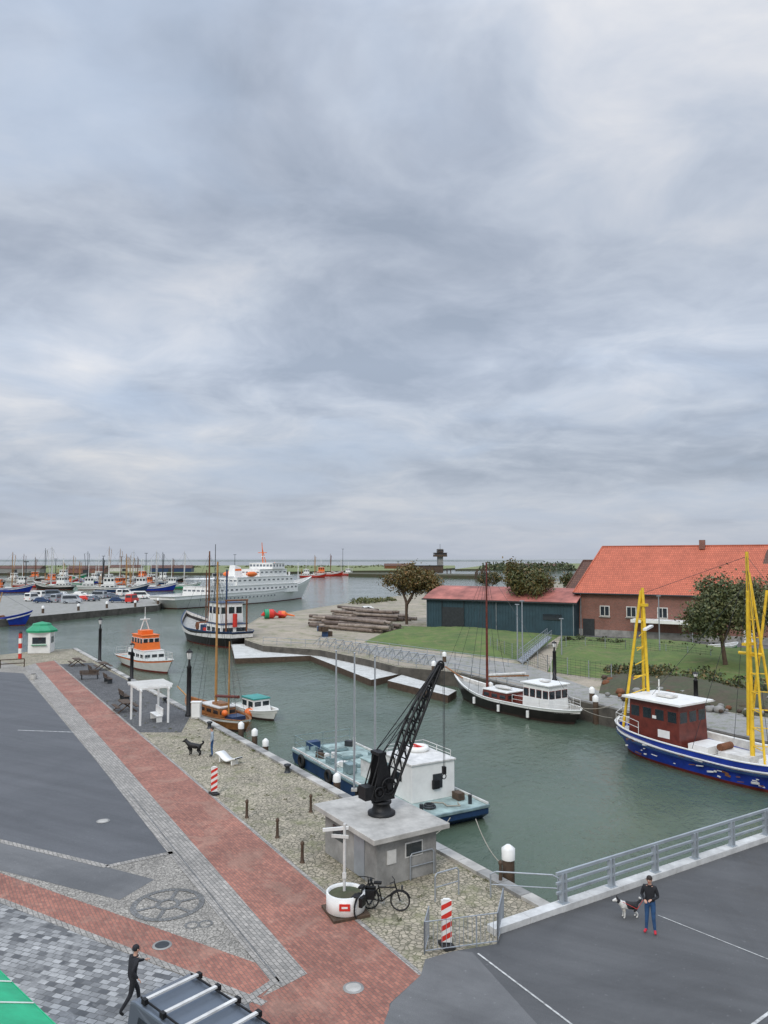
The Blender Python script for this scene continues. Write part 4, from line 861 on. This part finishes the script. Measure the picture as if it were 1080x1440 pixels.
def hiproof(b,x0,x1,y0,y1,z0,z1,mat,hl,hr,ov=.7):
    x0-=ov;x1+=ov;y0-=ov;y1+=ov; ym=(y0+y1)/2
    vs=[(x0,y0,z0),(x1,y0,z0),(x1,y1,z0),(x0,y1,z0),(x0+hl,ym,z1),(x1-hr,ym,z1)]
    b.add(vs,[(0,1,5,4),(1,2,5),(2,3,4,5),(3,0,4)],mat); b.add([(x,y,z0-.02) for x,y,_ in vs[:4]],[(3,2,1,0)],m_dark_g)
    b.cyl(vs[4],vs[5],.16,mat,6)
    for i,j in((0,4),(3,4),(1,5),(2,5)): b.cyl(vs[i],vs[j],.14,mat,6)
    for i,j in((0,1),(1,2),(2,3),(3,0)): b.cyl(V(vs[i])-V((0,0,.08)),V(vs[j])-V((0,0,.08)),.12,m_dark_g,6)
a=W(815,893); ang=math.atan2(-.52,.85); b=B('brick_house',a,ang)
b.part('walls'); b.box((18.5,8.5,3.3),(37,17,6.6),m_brick); b.box((-1,9,3.),(5,9,6.),m_brick); b.box((18.5,-.03,.5),(37.1,.1,1.),m_concd)
b.part('roof'); hiproof(b,0,37,0,17,6.6,13.9,m_tile,2.2,5); hiproof(b,-3.4,1.2,4,14,6.0,11.6,m_tiled,2,.5,.5)
b.part('dormer'); 
b.add([(25,2.6,8.6),(33,2.6,8.6),(32,7.,13.2),(26,7.,13.2),(29,8.9,14.4),(29,12,14.)],[(0,1,2,3),(3,2,4),(1,5,4,2),(0,3,4,5)],m_tiled)
b.part('chimney'); b.box((17,8,14.1),(.8,.8,1.4),m_brick)
b.part('windows')
for x in(4,8,12.5,17,21.5,26,30.5,35):
    b.box((x,-.03,3.9),(1.5,.12,1.6),m_whited); b.box((x-.34,-.08,3.9),(.56,.1,1.35),m_glass); b.box((x+.34,-.08,3.9),(.56,.1,1.35),m_glass); b.box((x,-.1,3.0),(1.7,.3,.1),m_conc)
b.box((-1,4.45,3.0),(1.5,.12,2.6),m_white); b.box((-1,4.4,3.0),(1.2,.1,2.3),m_glass)
b.part('door'); b.box((1.5,-.09,1.3),(1.8,.14,2.6),m_dark_g); b.box((24,-.09,1.3),(1.3,.14,2.4),m_white)
b.part('awning'); b.box((13,-1.4,2.75),(9,2.8,.45),m_white)
for x in(9,17): b.cyl((x,-2.6,0),(x,-2.6,2.5),.07,m_grey,8)
b.part('gutters'); 
for x in(.3,18,36.5): b.cyl((x,-.15,0),(x,-.15,6.5),.07,m_grey,6)
b.done()
b=B('brick_house',a+Matrix.Rotation(ang,3,'Z')@V((40,2,0)),ang); b.part('walls'); b.box((8,7,3.5),(16,14,7),m_brick); b.part('roof'); hiproof(b,0,16,0,14,7,13.2,m_tile,5,5); b.part('windows')
for x in(3,8,13): b.box((x,-.02,3.6),(1.6,.12,1.8),m_white); b.box((x,-.06,3.6),(1.3,.1,1.5),m_glass)
b.done()
sheet('asphalt_lane',P2([(790,893),(1115,916),(1150,905),(815,880)]),.016,m_asph3)
car('parked_car',W(700,880)+V((-6,6,0)),.3,m_redp).done(); car('parked_car',W(850,889),-.5,m_white).done(); car('parked_car',W(520,862),.3,m_white).done()
b=B('stored_dinghy',W(1018,915),.4); hull(b,5,1.9,1.,.7,.7,m_white,m_green,m_white,m_whited,.3,.6,.08,18); b.cyl((-1,0,-.7),(-1,.0,0),.1,m_wood,6); b.done()
# ---------------------------------------------------------------- control tower + breakwater
p=W(619,806); b=B('pilot_tower',p,.1)
b.part('shaft'); b.box((-9,0,3.2),(22,5,5.5),m_wood); b.box((-9,0,6.1),(23,6,.3),m_dark_g)
h=ZV(772,p.y); b.box((0,0,h*.5),(4.2,4.2,h),m_concd); b.part('cabin'); cabin(b,-5,5,4.5,h*.68,h*.84,m_wood,m_dark_g,5,4,(.35,.8),.8); b.box((0,0,h*.9),(5,5,.1),m_dark_g); cabin(b,-2.5,2.5,2.5,h*.86,h*.97,m_wood,m_dark_g,3,3,(.3,.8),.5); b.part('mast'); b.cyl((0,0,h),(0,0,h+4),.15,m_dark_g,5)
b.part('legs')
for x in(-18,-12,-6,5,8): b.cyl((x,-3,-2),(x,-3,4),.4,m_wood,8)
b.done()
b=B('breakwater'); b.prism(P2([(490,808),(690,811),(690,808.5),(490,806)]),-4,.6,m_soil,m_soil); b.done()
for i in range(12):
    u=668+i*2.; p=W(u,815+random.uniform(-2,2),WL); b=B('dolphin_pile',p); b.cyl((0,0,-2),(random.uniform(-.4,.4),0,random.uniform(3,9)),.35,m_wood,8); b.done()
for u,v,t in((482,803,772),(36,826,790),(145,812,782),(205,812,778),(560,806,790),(78,812,786),(330,808,780),(170,815,783)):
    p=W(u,v); b=B('light_mast',p); h=ZV(t,p.y); b.cyl((0,0,0),(0,0,h),.25,m_dark_g,6,.14); b.box((0,0,h),(2.,.4,.3),m_dark_g); b.done()
for u,v,w,c in((120,806,30,m_brick),(20,806,40,m_concd),(175,804,26,m_whited),(240,805,34,m_blued),(560,800,30,m_rust),(735,800,26,m_brick),(770,801,20,m_concd)):
    p=W(u,v); b=B('harbour_shed',p,.05); b.part('walls'); b.box((0,6,1.8),(w,12,3.6),c); b.part('roof'); b.add([(-w/2-.4,-.4,3.6),(w/2+.4,-.4,3.6),(w/2+.4,6,6),(-w/2-.4,6,6),(-w/2-.4,12.4,3.6),(w/2+.4,12.4,3.6)],[(0,1,2,3),(3,2,5,4),(0,3,4),(1,5,2)],m_tiled); b.part('doors'); b.box((0,-.05,1.4),(4,.1,2.8),m_dark_g); b.done()
# ---------------------------------------------------------------- figures
def skin(name,verts,edges,radii,mats_e,mats,parent,lev=2):
    me=bpy.data.meshes.new(name); me.from_pydata(verts,edges,[]); o=bpy.data.objects.new(name,me); scn.collection.objects.link(o)
    o.modifiers.new('s','SKIN'); 
    for i,r in enumerate(radii): sv=me.skin_vertices[0].data[i]; sv.radius=r if isinstance(r,tuple) else(r,r); sv.use_root=(i==0)
    ss=o.modifiers.new('ss','SUBSURF'); ss.levels=lev; ss.render_levels=lev
    dg=bpy.context.evaluated_depsgraph_get(); nm=bpy.data.meshes.new_from_object(o.evaluated_get(dg)); o.modifiers.clear(); o.data=nm
    nm.materials.clear()
    for m in mats: nm.materials.append(m)
    segs=[(V(verts[a]),V(verts[b_])) for a,b_ in edges]
    for p in nm.polygons:
        c=p.center; best=0;bd=1e9
        for k,(a,e) in enumerate(segs):
            d=e-a; t=max(0,min(1,(c-a).dot(d)/max(d.length_squared,1e-9))); dd=(c-a-d*t).length
            if dd<bd: bd=dd;best=k
        p.material_index=mats_e[best]; p.use_smooth=True
    o.parent=parent; return o
def person(name,loc,rz,J,top,legs,shoes,hair,hat=None,sc=1.):
    e=bpy.data.objects.new(name,None); e.location=loc; e.rotation_euler=(0,0,rz); e.scale=(sc,sc,sc); scn.collection.objects.link(e)
    base=dict(pel=(0,0,.96),wai=(0,0,1.10),che=(0,0,1.30),nk0=(0,0,1.45),nk=(0,.01,1.51),hd0=(0,.02,1.58),hd=(0,.025,1.65),hd1=(0,.015,1.71),
      shl=(-.17,0,1.41),shr=(.17,0,1.41),ell=(-.24,-.03,1.14),elr=(.24,-.03,1.14),wrl=(-.25,.08,.90),wrr=(.25,.08,.90),
      hil=(-.09,0,.90),hir=(.09,0,.90),knl=(-.1,.02,.50),knr=(.1,.02,.50),anl=(-.1,-.02,.09),anr=(.1,-.02,.09),tol=(-.12,.15,.045),tor=(.12,.15,.045))
    base.update(J)
    rad=dict(pel=(.155,.115),wai=(.14,.105),che=(.17,.12),nk0=(.09,.075),nk=.055,hd0=.072,hd=(.082,.1),hd1=.065,shl=.075,shr=.075,ell=.05,elr=.05,wrl=.036,wrr=.036,hil=.095,hir=.095,knl=.065,knr=.065,anl=.045,anr=.045,tol=.042,tor=.042)
    k=list(base); ix={n:i for i,n in enumerate(k)}
    ed=[('pel','wai',0),('wai','che',0),('che','nk0',0),('nk0','nk',3),('nk','hd0',3),('hd0','hd',3),('hd','hd1',3),('che','shl',0),('che','shr',0),('shl','ell',0),('shr','elr',0),('ell','wrl',0),('elr','wrr',0),('pel','hil',1),('pel','hir',1),('hil','knl',1),('hir','knr',1),('knl','anl',1),('knr','anr',1),('anl','tol',2),('anr','tor',2)]
    skin('figure',[base[n] for n in k],[(ix[a],ix[b_]) for a,b_,_ in ed],[rad[n] for n in k],[m for *_,m in ed],[top,legs,shoes,m_skin],e)
    hb=B('tmp'); hc=V(base['hd'])
    hb.cur='hair'; hb.ell(hc+V((0,-.025,.03)),(.092,.1,.095),hat or hair,14,10)
    hb.part('face'); hb.ell(hc+V((0,.1,-.015)),(.014,.02,.025),m_skin,8,6)
    for sd in(-1,1): hb.ell(hc+V((sd*.033,.088,.012)),(.012,.008,.008),m_black,8,6); hb.ell(hc+V((sd*.085,0,-.01)),(.012,.022,.03),m_skin,8,6)
    hb.ell(hc+V((0,.088,-.055)),(.025,.008,.006),m_redp,8,4)
    hb.part('collar'); nk=V(base['nk0']); hb.ring(nk+V((0,.005,.02)),.07,.025,top,'Z',14,6)
    for n_,p in hb.parts.items():
        me=bpy.data.meshes.new(n_); me.from_pydata(p['v'],[],p['f']); [me.materials.append(m) for m in p['mats']]; me.polygons.foreach_set('material_index',p['m']); me.polygons.foreach_set('use_smooth',[True]*len(p['f'])); oo=bpy.data.objects.new(n_,me); scn.collection.objects.link(oo); oo.parent=e
    for sd,w,el in((-1,'wrl','ell'),(1,'wrr','elr')):
        w0=V(base[w]); d=(w0-V(base[el])).normalized(); side=V((1,0,0)) if abs(d.x)<.7 else V((0,1,0)); side=(side-d*side.dot(d)).normalized(); nrm=d.cross(side)
        vs=[w0-d*.01,w0+d*.05]; es=[(0,1)]; rr=[.028,.034]
        for i,(o_,l_) in enumerate(((-.027,.065),(-.009,.075),(.009,.07),(.027,.055))):
            s=len(vs); vs+=[w0+d*.085+side*o_,w0+d*(.085+l_*.55)+side*o_*1.1+nrm*.01,w0+d*(.085+l_*.85)+side*o_*1.1+nrm*.03]; es+=[(1,s),(s,s+1),(s+1,s+2)]; rr+=[.011,.009,.007]
        s=len(vs); vs+=[w0+d*.04-side*sd*.035+nrm*.01,w0+d*.075-side*sd*.05+nrm*.025]; es+=[(1,s),(s,s+1)]; rr+=[.012,.009]
        skin('hand',[tuple(v) for v in vs],es,rr,[0]*len(es),[m_skin],e,1)
    return e
pm=W(915,1313); pm.z=.02
person('man',pm,math.radians(150),dict(elr=(.25,.0,1.15),wrr=(.12,.22,1.08),ell=(-.25,-.0,1.15),wrl=(-.10,.22,1.12),hd=(0,.045,1.645),hd1=(0,.045,1.70),anl=(-.13,-.02,.09),tol=(-.17,.13,.045),anr=(.13,-.02,.09),tor=(.17,.13,.045)),m_jack,m_jean,m_shoe,m_hair,None,1.02)
pw=W(185,1424); pw.z=.02
person('pedestrian',pw,math.radians(-50),dict(che=(0,.05,1.30),nk0=(0,.07,1.45),nk=(0,.085,1.51),hd0=(0,.1,1.58),hd=(0,.11,1.65),hd1=(0,.1,1.71),shl=(-.17,.05,1.41),shr=(.17,.06,1.41),ell=(-.22,.18,1.2),wrl=(-.16,.42,1.2),elr=(.24,-.1,1.18),wrr=(.28,.05,.98),knl=(-.09,.2,.53),anl=(-.09,.26,.12),tol=(-.1,.43,.07),knr=(.09,-.08,.5),anr=(.09,-.36,.16),tor=(.1,-.26,.05)),m_jack,m_jack,m_black,m_hair,m_jack,.96)
person('visitor',W(298,1064)+V((0,0,.01)),math.radians(100),{},m_gcoat,m_jean,m_dark_g,m_hair)
def dog(name,loc,rz,s,A,Bm_):
    e=bpy.data.objects.new(name,None); e.location=loc; e.rotation_euler=(0,0,rz); e.scale=(s,s,s); scn.collection.objects.link(e)
    N=dict(pel=(-.30,0,.50),bel=(-.08,0,.49),che=(.20,0,.48),sho=(.30,0,.55),nk=(.40,0,.66),hd=(.50,0,.74),mz=(.60,0,.70),nose=(.68,0,.685),
      t0=(-.38,0,.56),t1=(-.50,0,.64),t2=(-.52,0,.74),t3=(-.43,0,.78))
    R=dict(pel=.13,bel=.125,che=.17,sho=.14,nk=.105,hd=.095,mz=.05,nose=.035,t0=.05,t1=.06,t2=.06,t3=.04)
    E=[('pel','bel',0),('bel','che',0),('che','sho',1),('sho','nk',1),('nk','hd',0),('hd','mz',1),('mz','nose',1),('pel','t0',0),('t0','t1',0),('t1','t2',0),('t2','t3',1)]
    for sd,t in((-1,'l'),(1,'r')):
        o=.04*sd if t=='l' else -.03
        N.update({'f0'+t:(.24,sd*.09,.42),'f1'+t:(.22+o,sd*.09,.22),'f2'+t:(.23+o,sd*.09,.05),'f3'+t:(.28+o,sd*.09,.025),
                  'h0'+t:(-.30,sd*.09,.42),'h1'+t:(-.22,sd*.1,.28),'h2'+t:(-.38-o,sd*.09,.17),'h3'+t:(-.36-o,sd*.09,.04),'h4'+t:(-.30-o,sd*.09,.025)})
        R.update({'f0'+t:.07,'f1'+t:.042,'f2'+t:.034,'f3'+t:.035,'h0'+t:.085,'h1'+t:.06,'h2'+t:.034,'h3'+t:.032,'h4'+t:.035})
        E+=[('che','f0'+t,1),('f0'+t,'f1'+t,1),('f1'+t,'f2'+t,1),('f2'+t,'f3'+t,1),('pel','h0'+t,0),('h0'+t,'h1'+t,0),('h1'+t,'h2'+t,1),('h2'+t,'h3'+t,1),('h3'+t,'h4'+t,1)]
    k=list(N); ix={n:i for i,n in enumerate(k)}
    skin('body',[N[n] for n in k],[(ix[a],ix[b_]) for a,b_,_ in E],[R[n] for n in k],[m for *_,m in E],[A,Bm_],e)
    hb=B('t'); hb.cur='head_details'
    for sd in(-1,1): hb.cyl((.47,sd*.055,.79),(.455,sd*.065,.88),.032,A,8,.004); hb.ell((.565,sd*.04,.755),(.01,.01,.01),m_black,6,5)
    hb.ell((.705,0,.695),(.016,.018,.014),m_black,8,6)
    p=hb.parts['head_details']; me=bpy.data.meshes.new('head_details'); me.from_pydata(p['v'],[],p['f']); [me.materials.append(m) for m in p['mats']]; me.polygons.foreach_set('material_index',p['m']); oo=bpy.data.objects.new('head_details',me); scn.collection.objects.link(oo); oo.parent=e
    return e
pd=W(884,1291); pd.z=.02
dog('dog',pd,math.radians(185),.82,m_furb,m_furw)
b=B('dog_leash'); b.tube([pm+V((-.25,-.1,1.08)),pm+V((-.40,.05,.72)),pd+V((-.22,.0,.52))],.008,m_redp,5); b.done()
dog('sheep_sculpture',W(273,1062),math.radians(170),1.15,m_black,m_black)
shrubs('shrub',[tuple(V((-9.9,19.3,0))),tuple(V((-10.6,19.0,0)))],.6,.9,[greenl[1],autumn[3]],700,.06)
# ---------------------------------------------------------------- world
w=bpy.data.worlds.new('World'); scn.world=w; w.use_nodes=True; nt=w.node_tree; n=nt.nodes; l=nt.links; n.clear()
out=n.new('ShaderNodeOutputWorld'); bg=n.new('ShaderNodeBackground'); bg.inputs['Strength'].default_value=.1; l.new(bg.outputs[0],out.inputs[0])
sky=n.new('ShaderNodeTexSky'); sky.sky_type='NISHITA'; sky.sun_disc=False; SE=math.radians(38); SR=math.radians(200); sky.sun_elevation=SE; sky.sun_rotation=SR
tc=n.new('ShaderNodeTexCoord'); sp=n.new('ShaderNodeSeparateXYZ'); l.new(tc.outputs['Generated'],sp.inputs[0])
def mth(op,a,b_=None,c_=None,clamp=False):
    x=n.new('ShaderNodeMath'); x.operation=op; x.use_clamp=clamp
    for i,s in enumerate((a,b_,c_)):
        if s is None: continue
        if isinstance(s,(int,float)): x.inputs[i].default_value=s
        else: l.new(s,x.inputs[i])
    return x.outputs[0]
zz=mth('ADD',mth('MAXIMUM',sp.outputs[2],0.),.17)
cb=n.new('ShaderNodeCombineXYZ'); l.new(mth('DIVIDE',sp.outputs[0],zz),cb.inputs[0]); l.new(mth('DIVIDE',sp.outputs[1],zz),cb.inputs[1]); cb.inputs[2].default_value=5.1
mp=n.new('ShaderNodeMapping'); mp.inputs['Scale'].default_value=(.95,1.0,1); mp.inputs['Rotation'].default_value=(0,0,-.3); l.new(cb.outputs[0],mp.inputs['Vector'])
P_=mp.outputs[0]
wn=n.new('ShaderNodeTexNoise'); wn.inputs['Scale'].default_value=1.5; wn.inputs['Detail'].default_value=2; l.new(P_,wn.inputs['Vector'])
wa=n.new('ShaderNodeVectorMath'); wa.operation='MULTIPLY_ADD'; l.new(wn.outputs['Color'],wa.inputs[0]); wa.inputs[1].default_value=(.5,.5,.2); l.new(P_,wa.inputs[2]); PW=wa.outputs[0]
n1=noise(n,l,PW,1.35,7,.58,0); n2=noise(n,l,P_,.55,2,.5,0); n3=noise(n,l,PW,3.6,4,.6,0)
f=mth('ADD',mth('MULTIPLY',n1,.50),mth('ADD',mth('MULTIPLY',n2,.32),mth('MULTIPLY',n3,.18)))
cl=ramp(n,l,f,[(.39,(3.5,4.05,5.0)),(.455,(4.4,4.95,5.95)),(.51,(5.4,5.95,6.9)),(.565,(6.5,6.85,7.55)),(.63,(7.9,7.95,8.2))])
gap=ramp(n,l,noise(n,l,PW,1.0,5,.55,0),[(.50,0.),(.64,.55)])
skyc=mixc(n,l,1.,sky.outputs[0],(1.1,1.05,1.),'MULTIPLY')
col=mixc(n,l,gap,cl,(5.1,6.1,7.7)); col=mixc(n,l,.08,col,skyc)
band=ramp(n,l,mth('MAXIMUM',sp.outputs[2],0.),[(0.,.98),(.13,.93),(.25,1.12),(.36,.98),(.48,1.04),(.62,1.12)])
col=mixc(n,l,1.,col,band,'MULTIPLY')
hz=mth('SUBTRACT',1.,mth('MULTIPLY',mth('MAXIMUM',sp.outputs[2],0.),7.,None,True),None,True)
col=mixc(n,l,mth('MULTIPLY',hz,.8),col,(4.7,5.1,5.9))
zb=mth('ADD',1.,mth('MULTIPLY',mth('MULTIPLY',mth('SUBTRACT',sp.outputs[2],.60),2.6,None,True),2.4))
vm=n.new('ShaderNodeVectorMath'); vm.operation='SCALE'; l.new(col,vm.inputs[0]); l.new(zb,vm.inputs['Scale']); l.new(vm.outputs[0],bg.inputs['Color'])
w.cycles.sampling_method='MANUAL'; w.cycles.sample_map_resolution=512
sl=bpy.data.lights.new('sun','SUN'); sl.energy=1.5; sl.angle=math.radians(22); sl.color=(1,.93,.83); so=bpy.data.objects.new('sun',sl); scn.collection.objects.link(so)
sd=V((math.sin(SR)*math.cos(SE),math.cos(SR)*math.cos(SE),math.sin(SE))); so.rotation_euler=sd.to_track_quat('Z','Y').to_euler()
# ---------------------------------------------------------------- camera
cd=bpy.data.cameras.new('camera'); co=bpy.data.objects.new('camera',cd); scn.collection.objects.link(co); co.location=(0,0,CH); co.rotation_euler=(math.radians(93.5),0,0)
cd.sensor_fit='VERTICAL'; cd.sensor_height=36; cd.lens=36*F/1440; cd.clip_start=.1; cd.clip_end=30000; scn.camera=co
scn.view_settings.view_transform='Standard'; scn.view_settings.look='None'; scn.view_settings.exposure=0
